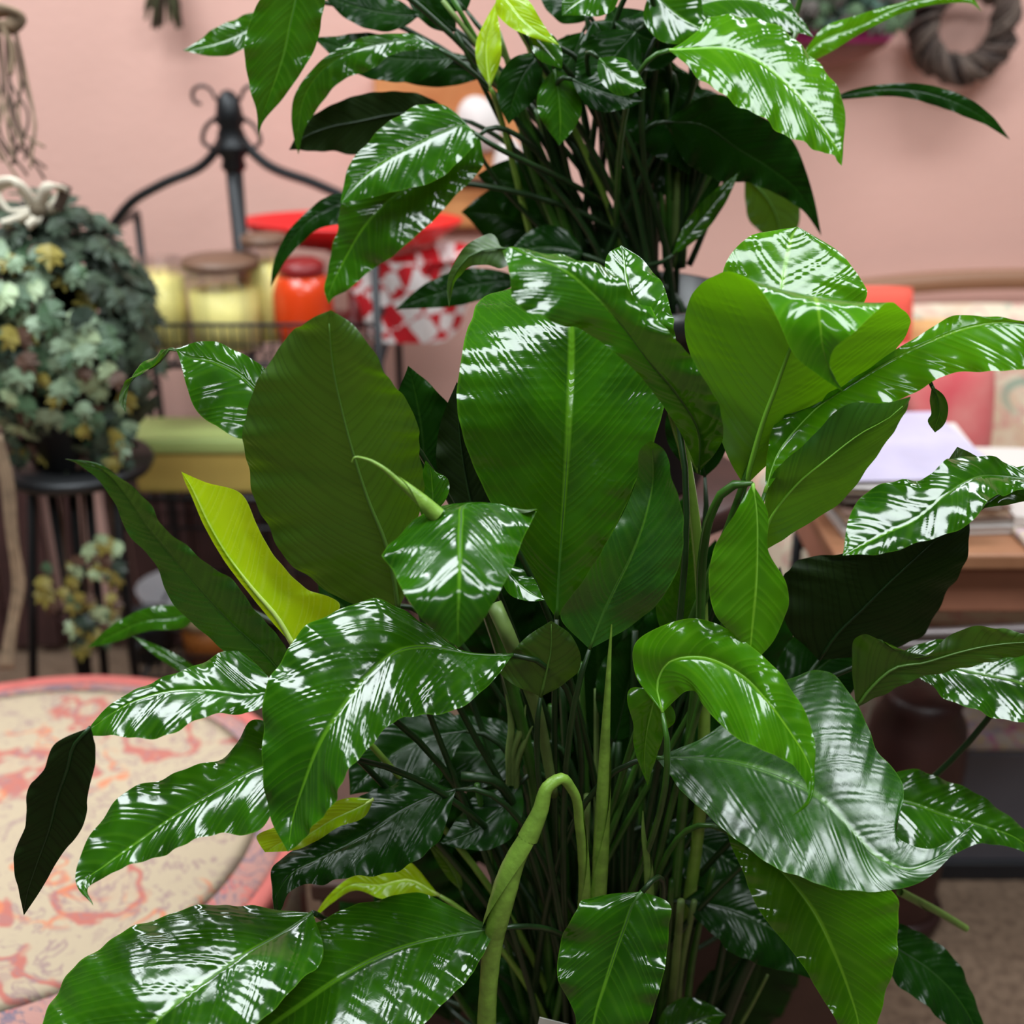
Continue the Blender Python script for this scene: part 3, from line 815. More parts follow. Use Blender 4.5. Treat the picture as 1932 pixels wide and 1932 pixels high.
leaf(P2, 'n', 1.33, .12, .25, [(905, 255), (912, 300, 880, 285, 860, 262), (898, 330, 830, 320, 800, 300), (850, 380, 775, 350, 720, 335), (800, 432, 725, 385, 668, 360, -.01), (745, 480, 685, 430, 642, 395, -.01), (700, 510, 655, 480, 632, 450), (655, 548, 630, 530, 618, 510), (628, 562, 620, 558, 612, 548), (620, 574)], bulge=.10, amp=.0014, wav=.0025)
leaf(P2, 'n', 1.30, .15, .30, [(895, 250), (900, 262, 880, 238, 865, 215), (872, 300, 835, 250, 800, 198), (830, 335, 785, 272, 745, 222), (765, 358, 735, 298, 700, 262), (715, 368, 690, 330, 663, 305), (670, 378, 662, 360, 648, 350), (642, 384)], bulge=.10, amp=.0014, wav=.002)
leaf(P2, 'd', 1.38, .1, .2, [(690, 360), (650, 420, 630, 390, 620, 370), (600, 432, 590, 410, 580, 398), (565, 462, 555, 445, 545, 435), (535, 498, 527, 492, 518, 488), (510, 543)], bulge=.1)
leaf(P2, 'l', 1.30, .22, .40, [(1262, 95), (1300, 70, 1300, 92, 1298, 125), (1345, 34, 1372, 92, 1345, 168), (1408, 28, 1425, 112, 1395, 198), (1475, 58, 1475, 150, 1450, 232), (1535, 105, 1520, 198, 1500, 265), (1568, 155, 1550, 240, 1543, 282), (1595, 205, 1575, 275, 1568, 292), (1595, 262, 1585, 290, 1578, 302), (1588, 313)], bulge=.12, amp=.0016, wav=.003, ribr=.0022)
leaf(P2, 'n', 1.36, .3, .4, [(1250, 60), (1300, -20, 1320, 10, 1320, 50), (1400, -40, 1410, 0, 1400, 50), (1480, -10, 1480, 25, 1470, 55), (1535, 70)], bulge=.1, amp=.0014)
leaf(P2, 'l', 1.42, .15, .1, [(1500, 125), (1545, 60, 1545, 82, 1548, 108), (1620, 28, 1625, 48, 1630, 60), (1700, 5, 1700, 12, 1705, 24), (1790, -12, 1790, -5, 1790, 6), (1835, -4, 1835, 2, 1835, 8), (1852, 22)], bulge=.2)
leaf(P2, 'd', 1.42, .1, .1, [(1560, 190), (1600, 172, 1605, 178, 1610, 186), (1680, 158, 1680, 168, 1690, 182), (1750, 160, 1750, 175, 1755, 196), (1820, 182, 1815, 198, 1815, 218), (1875, 222, 1868, 230, 1860, 236), (1906, 264)], bulge=.1, stalk=[(1500, 210, 1.43), (1400, 300, 1.44), (1300, 500, 1.45)])
leaf(P2, 'd', 1.38, .0, -.1, [(1255, 230), (1330, 180, 1320, 235, 1290, 300), (1430, 215, 1390, 280, 1360, 340), (1495, 265, 1455, 320, 1430, 350), (1520, 320, 1500, 355, 1480, 375), (1535, 370, 1525, 388, 1512, 395), (1550, 445)], bulge=.05, amp=.0014, wav=.004)
sl(P2, 'o', 1405, 335, 1470, 480, 50, 1.50, g=0, t=0, bend=25, side=-1)
sl(P2, 'n', 1270, 480, 1395, 325, 20, 1.36, g=.1, t=.1, bend=0)
leaf(P2, 'y', 1.36, .1, .1, [(925, 165), (900, 120, 918, 118, 945, 110), (898, 80, 918, 78, 945, 72), (915, 40, 928, 36, 940, 35), (935, 5)], bulge=.1, stalk=[(935, 190, 1.37), (960, 280, 1.40), (1010, 480, 1.44)])
leaf(P2, 'y', 1.33, .1, .2, [(940, -20), (990, -5, 960, 5, 935, 15), (1015, 30, 985, 35, 955, 45), (1035, 60, 1015, 60, 990, 66), (1055, 85)], bulge=.1, amp=.0012)
sl(P2, 'n', 520, 20, 345, 95, 30, 1.45, g=.1, t=.2, bend=14)
sl(P2, 'd', 860, 110, 590, 70, 45, 1.42, g=.0, t=.2, bend=18)
sl(P2, 'd', 790, 30, 610, -10, 35, 1.42, g=.0, t=.2, bend=10)
sl(P2, 'd', 935, 130, 680, 120, 34, 1.46, g=.0, t=.1, bend=4)
sl(P2, 'd', 1060, 420, 900, 330, 60, 1.44, g=.0, t=.1, bend=-20)
sl(P2, 'd', 1070, 470, 870, 400, 75, 1.47, g=.0, t=.1, bend=-20)
sl(P2, 'n', 1010, 440, 985, 300, 45, 1.48, g=.0, t=.1, bend=0)
sl(P2, 'd', 985, 530, 745, 585, 32, 1.40, g=.0, t=.2, bend=-14)
sl(P2, 'd', 1100, 480, 960, 480, 40, 1.38, g=.0, t=.2, bend=-14)
# crowded dark blades in the crown
for a_ in [('d', 1080, 150, 1215, 190, 36, 1.33), ('d', 1020, 100, 960, 235, 40, 1.36), ('d', 1120, 40, 1180, 200, 75, 1.38), ('d', 1200, 60, 1090, 190, 60, 1.35), ('n', 1045, 130, 1055, 275, 42, 1.34),
           ('d', 1260, 130, 1150, 10, 70, 1.40), ('d', 1330, 230, 1130, 120, 75, 1.42), ('d', 1210, 130, 1300, 330, 80, 1.41), ('d', 1150, 10, 1000, -60, 70, 1.42), ('d', 1290, 90, 1160, 40, 60, 1.37),
           ('d', 1250, 180, 1390, 300, 70, 1.44), ('d', 1230, 210, 1330, 420, 70, 1.46), ('d', 1150, 130, 1210, 330, 60, 1.48), ('n', 1180, -40, 1060, 30, 50, 1.33), ('n', 1230, -20, 1340, 60, 60, 1.35),
           ('n', 1130, 110, 1220, 165, 34, 1.30), ('d', 1100, 60, 1010, 180, 50, 1.41), ('d', 860, 60, 760, -30, 30, 1.42), ('n', 1000, 60, 1060, 130, 26, 1.33), ('d', 880, 20, 800, -60, 40, 1.40)]:
    sl(P2, a_[0], a_[1], a_[2], a_[3], a_[4], a_[5], a_[6], g=.05, t=.25, bend=rs.uniform(-14, 14))
root_ = root1
def stalk2(pts, r, mat):
    q = smooth_path([aty(*p) for p in pts], 5)
    n = len(q)
    kid(MB().tube(q, [r * (1.25 - .5 * i / n) for i in range(n)], 8), 'stalk', mat, root2, root2)


for i in range(34):
    x0 = 1100 + rs.random() * 190
    sp = (x0 - 1195) / 95
    x1 = 1150 + sp * 190 + rs.uniform(-40, 30)
    y1 = rs.uniform(60, 240)
    Y1 = rs.uniform(1.38, 1.5)
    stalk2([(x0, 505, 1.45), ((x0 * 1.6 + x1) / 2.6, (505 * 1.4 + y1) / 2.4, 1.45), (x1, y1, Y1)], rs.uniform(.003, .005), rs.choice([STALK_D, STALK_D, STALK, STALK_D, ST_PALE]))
for (x0, y0, x1, y1, x2, y2, r, m) in [(1090, 500, 1000, 250, 915, 120, .0055, STALK), (1080, 500, 990, 260, 975, 150, .006, STALK), (1070, 480, 960, 170, 835, 0, .0035, ST_PALE),
                                       (1075, 480, 940, 150, 850, -10, .0035, STALK), (1060, 470, 930, 200, 860, 60, .003, STALK_D), (1100, 480, 1020, 200, 1000, 120, .0055, STALK_D),
                                       (1085, 490, 985, 200, 940, 60, .004, ST_PALE), (1060, 470, 930, 330, 870, 230, .0028, STALK_D), (1500, 60, 1485, 90, 1515, -20, .0035, STALK)]:
    stalk2([(x0, y0, 1.43), (x1, y1, 1.40), (x2, y2, 1.38)], r, m)
ux, uy, uz = UC.x, UC.y, 0.92
MB().lathe((ux, uy, uz), [(0, 0), (.085, 0), (.09, .01), (.108, .20), (.118, .203), (.118, .235), (.110, .235), (.104, .20), (.08, .195)], 40).build('pot', POTM, root2)
MB().lathe((ux, uy, uz), [(0.104, .195), (.06, .205), (0, .21)], 40).build('soil', SOIL, root2)
# ================================================================== ROOM
WALLM = pmat('wall_paint', lin(222, 176, 163), 0.85, noise=0.06, nscale=1.6, bump=.12, bscale=90)
CARPET = pmat('carpet', lin(150, 124, 102), 0.95, col2=lin(118, 94, 76), nscale=60, bump=.8, bscale=260)
CEILM = pmat('ceiling_grey', lin(150, 148, 145), .9)
WY = 2.66
tag(MB().box((0, WY + .05, 1.35), (7.2, .1, 2.7)).build('wall_back', WALLM, smooth=False), kind='structure')
SHOP = pmat('shop_wall_grey', lin(110, 100, 96), .8)
tag(MB().box((-3.0, .0, 1.35), (.1, 5.8, 2.7)).build('wall_left', SHOP, smooth=False), kind='structure')
tag(MB().box((3.0, .0, 1.35), (.1, 5.8, 2.7)).build('wall_right', SHOP, smooth=False), kind='structure')
tag(MB().box((0, -2.9, 1.35), (6.2, .1, 2.7)).build('wall_front', SHOP, smooth=False), kind='structure')
tag(MB().box((0, 0, -.05), (6.2, 6.0, .1)).build('floor', CARPET, smooth=False), kind='structure')
tag(MB().box((0, 0, 2.75), (6.2, 6.0, .1)).build('ceiling', CEILM, smooth=False), kind='structure')
BASE = pmat('baseboard_paint', lin(120, 88, 80), .6)
tag(MB().box((0, WY - .008, .05), (6.0, .016, .10)).build('baseboard_back', BASE, bevel=.004, smooth=False), kind='structure')

def shx_(px, y=2.60, z=.3):
    return (px - 966) / FOC * (y * cp + (CZ - z) * sp_)


IRON = pmat('black_iron', (0.018, 0.019, 0.021, 1), 0.38, metal=.6, spec=.6)
DWOOD = pmat('dark_wood', lin(58, 30, 26), .45, noise=.4, nscale=14)
WOOD = pmat('mid_wood', lin(168, 118, 86), .5, col2=lin(140, 92, 62), nscale=9)

# pedestal under the rear lily
CH = pmat('chest_wood', lin(84, 56, 47), .55, noise=.35, nscale=8)
chx0, chx1 = -.262, .47
chest = empty('wooden_chest', ((chx0 + chx1) / 2, 1.45, 0), 'low dark brown wooden chest behind the front lily pot, carrying the pedestal', 'chest')
MB().box(((chx0 + chx1) / 2, 1.45, .205), (chx1 - chx0 - .02, .33, .37)).build('chest_body', CH, chest, smooth=False, bevel=.006)
MB().box(((chx0 + chx1) / 2, 1.45, .405), (chx1 - chx0, .35, .03)).build('lid', CH, chest, smooth=False, bevel=.006)
MB().box(((chx0 + chx1) / 2, 1.45, .012), (chx1 - chx0, .35, .024)).build('plinth', CH, chest, smooth=False, bevel=.004)
PZ = .421
ped = empty('pedestal', (ux, uy, PZ), 'dark wooden pedestal carrying the rear peace lily pot, hidden behind the front leaves', 'stand')
MB().lathe((ux, uy, 0), [(0, .89), (.145, .89), (.15, .895), (.15, .915), (.145, .92), (0, .92)], 40).build('top', DWOOD, ped)
MB().lathe((ux, uy, 0), [(.05, PZ + .06), (.055, PZ + .09), (.03, PZ + .13), (.028, .58), (.045, .64), (.03, .72), (.035, .84), (.07, .89)], 24).build('column', DWOOD, ped)
MB().lathe((ux, uy, 0), [(0, PZ), (.15, PZ), (.155, PZ + .02), (.14, PZ + .04), (.05, PZ + .062)], 32).build('foot', DWOOD, ped)

# ------------------------------------------------------------------ ottoman
OC = Vector((-.712, 1.40, 0))
OTR = .42
def fabric(name, base, c1, c2, c3, sc, C1S=.85):
    m, nt, out = new_mat(name)
    L = nt.links.new
    b = nd(nt, 'ShaderNodeBsdfPrincipled')
    b.inputs['Roughness'].default_value = .9
    L(b.outputs[0], out.inputs[0])
    tc = nd(nt, 'ShaderNodeTexCoord')
    dn = nd(nt, 'ShaderNodeTexNoise')
    dn.inputs['Scale'].default_value = sc * .8
    dn.inputs['Detail'].default_value = 2
    L(tc.outputs['Object'], dn.inputs['Vector'])
    mp = nd(nt, 'ShaderNodeMix', data_type='RGBA')
    mp.inputs[0].default_value = .10
    L(tc.outputs['Object'], mp.inputs[6])
    L(dn.outputs['Color'], mp.inputs[7])
    cur = None

    def ramp(src, stops):
        r = nd(nt, 'ShaderNodeValToRGB')
        e = r.color_ramp.elements
        while len(e) > 1:
            e.remove(e[-1])
        e[0].position = stops[0][0]
        e[0].color = (stops[0][1],) * 3 + (1,)
        for p, v in stops[1:]:
            q = e.new(p)
            q.color = (v, v, v, 1)
        L(src, r.inputs[0])
        return r.outputs[0]

    def mix(f, a, bcol):
        n = nd(nt, 'ShaderNodeMix', data_type='RGBA')
        L(f, n.inputs[0])
        if isinstance(a, tuple):
            n.inputs[6].default_value = a
        else:
            L(a, n.inputs[6])
        n.inputs[7].default_value = bcol
        return n.outputs[2]
    # large salmon arabesques: rings of cell distance
    v1 = nd(nt, 'ShaderNodeTexVoronoi')
    v1.inputs['Scale'].default_value = sc
    L(mp.outputs[2], v1.inputs['Vector'])
    n1 = nd(nt, 'ShaderNodeTexNoise')
    n1.inputs['Scale'].default_value = sc * .9
    n1.inputs['Detail'].default_value = 3
    L(mp.outputs[2], n1.inputs['Vector'])
    f1 = ramp(n1.outputs[0], [(.0, 0), (.53, 0), (.555, C1S), (.59, C1S), (.61, .1), (.66, .0), (.69, .6)])
    cur = mix(f1, base, c1)
    v2 = nd(nt, 'ShaderNodeTexVoronoi')
    v2.inputs['Scale'].default_value = sc * 2.1
    L(mp.outputs[2], v2.inputs['Vector'])
    f2 = ramp(v2.outputs['Distance'], [(0, .9), (.12, .2), (.2, 0), (.30, 0), (.34, .9), (.42, .8), (.46, 0)])
    n2 = nd(nt, 'ShaderNodeTexNoise')
    n2.inputs['Scale'].default_value = sc * .7
    L(tc.outputs['Object'], n2.inputs['Vector'])
    g2 = ramp(n2.outputs[0], [(0, 0), (.5, 0), (.56, 1)])
    mu = nd(nt, 'ShaderNodeMath', operation='MULTIPLY')
    L(f2, mu.inputs[0])
    L(g2, mu.inputs[1])
    cur = mix(mu.outputs[0], cur, c2)
    n3 = nd(nt, 'ShaderNodeTexNoise')
    n3.inputs['Scale'].default_value = sc * 4
    n3.inputs['Detail'].default_value = 4
    L(mp.outputs[2], n3.inputs['Vector'])
    f3 = ramp(n3.outputs[0], [(0, .45), (.36, .3), (.41, 0), (.54, 0), (.57, .85), (.62, 0), (1, 0)])
    cur = mix(f3, cur, c3)
    L(cur, b.inputs['Base Color'])
    wv = nd(nt, 'ShaderNodeTexNoise')
    wv.inputs['Scale'].default_value = 400
    L(tc.outputs['Object'], wv.inputs['Vector'])
    bp = nd(nt, 'ShaderNodeBump')
    bp.inputs['Strength'].default_value = .3
    bp.inputs['Distance'].default_value = .002
    L(wv.outputs[0], bp.inputs['Height'])
    L(bp.outputs[0], b.inputs['Normal'])
    return m


CARPETF = fabric('ottoman_fabric', lin(186, 168, 142), lin(182, 94, 86), lin(206, 124, 88), lin(150, 120, 122), 11)
PIPE = pmat('piping_pink', lin(210, 112, 104), .8, bump=.3, bscale=300)
BORDER = fabric('ottoman_border', lin(188, 140, 130), lin(130, 112, 126), lin(206, 118, 108), lin(96, 104, 122), 18)
ott = empty('ottoman', tuple(OC), 'round ottoman in faded floral rug fabric with pink piped rim', 'ottoman')
H = .42
MB().lathe(OC, [(OTR * .864, H - .0050), (OTR * .80, H - .001), (OTR * .5, H + .008), (0, H + .012)], 72).build('seat_cover', CARPETF, ott)
MB().lathe(OC, [(OTR * .965, H - .022), (OTR * .93, H - .012), (OTR * .862, H - .0045)], 72).build('border_band', BORDER, ott)
ring = [OC + Vector((OTR * .975 * math.cos(a * math.pi / 36), OTR * .975 * math.sin(a * math.pi / 36), H - .024)) for a in range(72)]
MB().tube(ring, .014, 10, closed=True).build('piping', PIPE, ott)
MB().lathe(OC, [(0, .03), (OTR * .94, .03), (OTR * .97, .06), (OTR * .98, .35), (OTR * .965, H - .022)], 72).build('side_panel', CARPETF, ott)
for k in range(4):
    an = math.pi / 4 + k * math.pi / 2
    MB().lathe((OC.x + .24 * math.cos(an), OC.y + .24 * math.sin(an), 0), [(0, 0), (.018, 0), (.026, .03)], 14).build('foot', DWOOD, ott)

# ------------------------------------------------------------------ iron rack with a crown finial
RY0, RY1 = 2.14, 2.52
RYc = (RY0 + RY1) / 2
cx = aty(440, 300, RYc).x
rack = empty('iron_rack', (cx, RYc, 0), 'black iron shelf rack with curved arms and a crowned finial against the pink wall', 'shelf')
top = aty(430, 330, RYc)
axz = top.z
xL = aty(205, 440, RYc).x
xR = aty(705, 430, RYc).x + .02
shz = [aty(500, 690, RY0).z, aty(400, 942, RY0).z, 0.18]
zarm = aty(205, 435, RYc).z
for (x, y) in ((xL, RY0), (xL, RY1), (xR, RY0), (xR, RY1)):
    MB().tube([(x, y, 0), (x, y, .6), (x, y, zarm)], .008, 8).build('post', IRON, rack)
zarm = aty(205, 435, RYc).z
for x in (xL, xR):
    MB().tube([(x, RY0, zarm), (x, RY1, zarm)], .0075, 8).build('top_bar', IRON, rack)
for (x, y) in ((xL, RYc), (xR, RYc)):
    p = [Vector((x, y, zarm)), Vector((x + (cx - x) * .22, y, zarm + .055)), Vector((x + (cx - x) * .45, y + (RYc - y) * .45, zarm + .085)), Vector((x + (cx - x) * .80, y + (RYc - y) * .80, zarm + .125)), Vector((x + (cx - x) * .93, y + (RYc - y) * .93, zarm + .165)), Vector((x + (cx - x) * .98, y + (RYc - y) * .98, zarm + .21))]
    MB().tube(smooth_path(p, 4), .009, 8).build('arm', IRON, rack)
MB().tube([(cx, RYc, shz[2]), (cx, RYc, .7), (cx, RYc, zarm + .11)], [.008, .009, .016], 10).build('pole', IRON, rack)
zt = zarm + .115
fin = MB().lathe((cx, RYc, zt), [(r_ * .9, z_ * .80) for r_, z_ in [(0, -.02), (.018, -.01), (.026, .0), (.022, .02), (.034, .035), (.036, .05), (.026, .06), (.028, .075), (.022, .09), (.030, .10), (.026, .125), (.022, .15), (.012, .165), (0, .17)]], 20)
fo = fin.build('finial', IRON, rack)
for s in (-1, 1):
    pts = [Vector((cx, RYc, zt + .10))]
    for k in range(14):
        an = k / 13 * 4.6
        r = .024 - k * .0010
        pts.append(Vector((cx + s * (.048 - r * math.cos(an)), RYc, zt + .122 + r * math.sin(an))))
    MB().tube(pts, .0035, 6).build('scroll', IRON, fo)
    MB().tube(smooth_path([Vector((cx + s * .02, RYc, zt + .09)), Vector((cx + s * .045, RYc, zt + .07)), Vector((cx + s * .052, RYc, zt + .045)), Vector((cx + s * .03, RYc, zt + .03))]), .004, 6).build('scroll', IRON, fo)
for z in shz:
    hz_ = -.06 if z == shz[1] else .075
    sh = MB()
    for q in ([(xL, RY0, z), (xR, RY0, z)], [(xL, RY1, z), (xR, RY1, z)], [(xL, RY0, z), (xL, RY1, z)], [(xR, RY0, z), (xR, RY1, z)]):
        sh.tube(q, .006, 6)
    s_ob = sh.build('shelf_frame', IRON, rack)
    w_ = MB()
    n = 22
    for i in range(1, n):
        x = xL + (xR - xL) * i / n
        w_.tube([(x, RY0, z), (x, RY1, z)], .002, 5)
    for j in range(1, 8):
        y = RY0 + (RY1 - RY0) * j / 8
        w_.tube([(xL, y, z - .003), (xR, y, z - .003)], .002, 5)
    w_.build('wire_grid', IRON, s_ob, kind='stuff')
    rl = MB()
    for q in ([(xL, RY0, z + hz_), (xR, RY0, z + hz_)], [(xL, RY1, z + hz_), (xR, RY1, z + hz_)], [(xL, RY0, z + hz_), (xL, RY1, z + hz_)], [(xR, RY0, z + hz_), (xR, RY1, z + hz_)]):
        rl.tube(q, .004, 6)
    r_ob = rl.build('guard_rail', IRON, rack)
    gw = MB()
    for i in range(1, 30):
        x = xL + (xR - xL) * i / 30
        gw.tube([(x, RY0, z), (x, RY0, z + hz_)], .0015, 4)
    gw.tube([(xL, RY0, z + hz_ / 2), (xR, RY0, z + hz_ / 2)], .0015, 4)
    gw.build('wire_grid', IRON, r_ob, kind='stuff')

# made-up slatted panel, added to darken the lower wall behind the rack
SLW = pmat('darkening_slat', lin(78, 50, 48), .6, noise=.35, nscale=12)
pan = empty('darkening_panel', (aty(250, 1000, 2.60).x, 2.60, 0), 'dark reddish-brown slatted wooden panel added to darken the wall behind the iron rack', 'panel')
for (qa, qb) in ((-90, -20), (-12, 30), (40, 84), (122, 148), (206, 240), (248, 300), (308, 360), (368, 420), (428, 480), (488, 540), (548, 600)):
    A_, B_ = shx_(qa), shx_(qb)
    MB().box(((A_ + B_) / 2, 2.60, .30), (B_ - A_, .016, .56)).build('slat', SLW, pan, smooth=False, bevel=.003)
for zz in (.06, .54):
    MB().box(((shx_(-90) + shx_(600)) / 2, 2.615, zz), (shx_(600) - shx_(-90), .014, .05)).build('rail', SLW, pan, smooth=False, bevel=.003)

# candles in glass jars on the upper shelf
WAX = pmat('cream_wax', lin(240, 226, 140), .45, noise=.05)
GLASS = pmat('jar_glass', lin(225, 222, 210), .08, spec=.7)
def glass_mat():
    m, nt, out = new_mat('clear_glass')
    g = nd(nt, 'ShaderNodeBsdfGlass')
    g.inputs['Roughness'].default_value = .03
    g.inputs['IOR'].default_value = 1.2
    g.inputs[0].default_value = (.97, .97, .95, 1)
    t = nd(nt, 'ShaderNodeBsdfTransparent')
    mx = nd(nt, 'ShaderNodeMixShader')
    mx.inputs[0].default_value = .75
    nt.links.new(g.outputs[0], mx.inputs[1])
    nt.links.new(t.outputs[0], mx.inputs[2])
    nt.links.new(mx.outputs[0], out.inputs[0])
    return m


CG = glass_mat()
TAN = pmat('jar_lid_brown', lin(110, 80, 62), .5)
sz = shz[0] + .004


def candle(x, y, r, h, fill, label, lid=None, z=None, mat=None):
    z = sz if z is None else z
    e = empty('jar_candle', (x, y, z), label, 'candle', 'jar candles on the rack shelf')
    MB().lathe((x, y, z), [(0, 0), (r * .95, 0), (r, .006), (r, h), (r * .93, h), (r * .93, .008)], 28).build('jar', CG, e)
    MB().lathe((x, y, z), [(0, .008), (r * .9, .008), (r * .9, h * fill), (0, h * fill)], 28).build('wax', mat or WAX, e)
    MB().tube([(x, y, z + h * fill), (x + .002, y, z + h * fill + .012)], .0015, 5).build('wick', DWOOD, e)
    if lid:
        MB().lathe((x, y, z + h), [(0, .0), (r * 1.02, 0), (r * 1.02, .014), (r * .5, .018), (0, .018)], 24).build('lid', lid, e)
    return e


def shx(px, y, z):
    # X on the picture column px at depth y and height z
    q = ray(px, 966)
    depth = y * cp + (CZ - z) * sp_
    return (px - 966) / FOC * depth


candle(shx(305, 2.24, sz + .07), 2.24, .052, .165, .80, 'cream jar candle at the left end of the upper rack shelf, beside the ivy')
candle(shx(425, 2.235, sz + .07), 2.235, .068, .155, .72, 'wide cream jar candle with brown lid, left of the iron pole', TAN)
candle(shx(508, 2.29, sz + .07), 2.29, .042, .185, .80, 'taller pale candle jar just right of the iron pole, with dark lid', TAN)
OW = pmat('orange_glaze', lin(214, 64, 22), .22, spec=.6)
RED = pmat('red_lacquer', lin(226, 34, 36), .35)
RED_D = pmat('dark_red', lin(130, 24, 26), .4)
ojx = shx(570, 2.25, sz + .07)
oj = empty('orange_jar', (ojx, 2.27, sz), 'round glossy orange jar with a dark red lid on the rack shelf', 'jar')
MB().lathe((ojx, 2.27, sz), [(0, 0), (.038, 0), (.050, .012), (.056, .05), (.055, .10), (.046, .128), (.036, .135)], 32).build('body', OW, oj)
MB().lathe((ojx, 2.27, sz), [(.040, .130), (.043, .138), (.043, .152), (.03, .160), (0, .162)], 28).build('lid', RED_D, oj)

# gingham basket and red bowl at the right end of the shelf
m_, nt_, out_ = new_mat('gingham')
b_ = nd(nt_, 'ShaderNodeBsdfPrincipled')
b_.inputs['Roughness'].default_value = .9
tc_ = nd(nt_, 'ShaderNodeTexCoord')
mpn = nd(nt_, 'ShaderNodeMapping')
mpn.inputs['Rotation'].default_value = (.5, .3, .5)
nt_.links.new(tc_.outputs['Object'], mpn.inputs['Vector'])
ck = nd(nt_, 'ShaderNodeTexChecker')
ck.inputs['Scale'].default_value = 25
ck.inputs[1].default_value = lin(196, 22, 34)
ck.inputs[2].default_value = lin(232, 222, 220)
nt_.links.new(mpn.outputs[0], ck.inputs['Vector'])
nt_.links.new(ck.outputs[0], b_.inputs['Base Color'])
nt_.links.new(b_.outputs[0], out_.inputs[0])
GING = m_
bxc = (shx(775, 2.34, sz + .08), 2.34)
bk = empty('lined_basket', (bxc[0], bxc[1], sz), 'basket lined with red and white gingham cloth on the rack shelf', 'basket')
def pleated(c, r0, r1, z0, z1, n=96, amp=.006, k=24):
    mb = MB()
    rows = 12
    for i in range(rows + 1):
        s = i / rows
        for j in range(n):
            an = 2 * math.pi * j / n
            r = r0 + (r1 - r0) * s + amp * math.sin(an * k + s * 2) * (.4 + s) + .006 * math.sin(an * 5 + s * 4)
            z = z0 + (z1 - z0) * s
            mb.v.append(Vector((c[0] + r * math.cos(an), c[1] + r * .85 * math.sin(an), z)))
    for i in range(rows):
        for j in range(n):
            a = i * n + j
            b2 = i * n + (j + 1) % n
            mb.f.append([a, b2, b2 + n, a + n])
    return mb


pleated(bxc, .085, .125, sz, sz + .160).build('cloth_liner', GING, bk)
pleated(bxc, .125, .085, sz + .160, sz + .11, amp=.004).build('cloth_fold', GING, bk)
MB().lathe((bxc[0], bxc[1], sz), [(0, .002), (.078, .002), (.085, .10), (.08, .10), (.07, .012), (0, .012)], 30, 1, .85).build('basket', WOOD, bk)
BY = 2.44
bx0, bx1 = aty(455, 450, BY), aty(872, 430, BY)
bcx = (bx0.x + bx1.x) / 2
bR = (bx1.x - bx0.x) / 2
bz = aty(660, 472, BY).z
bowl = empty('red_bowl', (bcx, BY, bz), 'wide bright red bowl on a stem behind the candles and the gingham basket', 'bowl')
MB().lathe((bcx, BY, bz), [(0, .0), (.05, 0), (bR * .75, .018), (bR, .055), (bR * 1.01, .06), (bR * .98, .06), (bR * .72, .026), (0, .01)], 48, 1, .5).build('bowl_body', RED, bowl)
MB().lathe((bcx, BY, sz), [(0, 0), (.07, 0), (.07, .006), (.014, .02), (.012, bz - sz - .03), (.05, bz - sz)], 24).build('stem', RED_D, bowl)

# yellow tin with pale green lid on the lower shelf; grey wire basket below
YTIN = pmat('yellow_tin', lin(206, 178, 92), .5, noise=.12, nscale=12)
GTIN = pmat('green_tin', lin(168, 188, 110), .45)
lz = shz[1] + .004
yx0, yx1 = shx(280, 2.26, lz + .05), shx(520, 2.26, lz + .05)
yt = empty('storage_box', ((yx0 + yx1) / 2, 2.22, lz), 'yellow box with pale green lid on the middle rack shelf', 'box')
MB().box(((yx0 + yx1) / 2, 2.22, lz + .040), (yx1 - yx0, .12, .08)).build('box_body', YTIN, yt, smooth=False, bevel=.006)
MB().box(((yx0 + yx1) / 2, 2.22, lz + .095), (yx1 - yx0 + .02, .135, .03)).build('lid', GTIN, yt, smooth=False, bevel=.008)
# things on the bottom shelf: small dark pot, orange tin, pale bowl
bzz = shz[2] + .004
BL = pmat('charcoal_glaze', (0.015, 0.016, 0.02, 1), .5)
p1 = atz(300, 1215, bzz)
dp = empty('dark_pot', (p1.x, 2.26, bzz), 'small charcoal pot on the bottom rack shelf beside the pale bowl', 'pot')
MB().lathe((p1.x, 2.26, bzz), [(0, 0), (.035, 0), (.05, .08), (.054, .10), (.048, .10), (.04, .02)], 24).build('pot_body', BL, dp)
MB().lathe((p1.x, 2.26, bzz), [(0.046, .085), (0, .09)], 24).build('soil', SOIL, dp)
xo = shx(390, 2.28, bzz + .05)
ob = empty('orange_tin', (xo, 2.28, bzz), 'orange tin with cream top on the bottom rack shelf', 'tin')
MB().lathe((xo, 2.28, bzz), [(0, 0), (.05, 0), (.05, .075), (0, .075)], 28).build('tin_body', pmat('orange_tin', lin(170, 100, 40), .5), ob)
MB().lathe((xo, 2.28, bzz), [(0, .076), (.053, .076), (.053, .098), (.03, .104), (0, .104)], 28).build('lid', pmat('cream_lid', lin(190, 165, 130), .5), ob)
xb = shx(335, 2.40, bzz + .05)
gb = empty('grey_bowl', (xb, 2.42, bzz), 'pale grey bowl at the back of the bottom rack shelf', 'bowl')
MB().lathe((xb, 2.42, bzz), [(0, 0), (.04, 0), (.075, .05), (.09, .09), (.085, .09), (.06, .04), (0, .012)], 28).build('bowl_body', pmat('pale_grey', lin(170, 168, 172), .4), gb)
MB().lathe((xb, 2.42, bzz), [(.042, 0), (.045, -.002), (.04, .006)], 28).build('foot_ring', pmat('pale_grey_foot', lin(140, 138, 142), .5), gb)

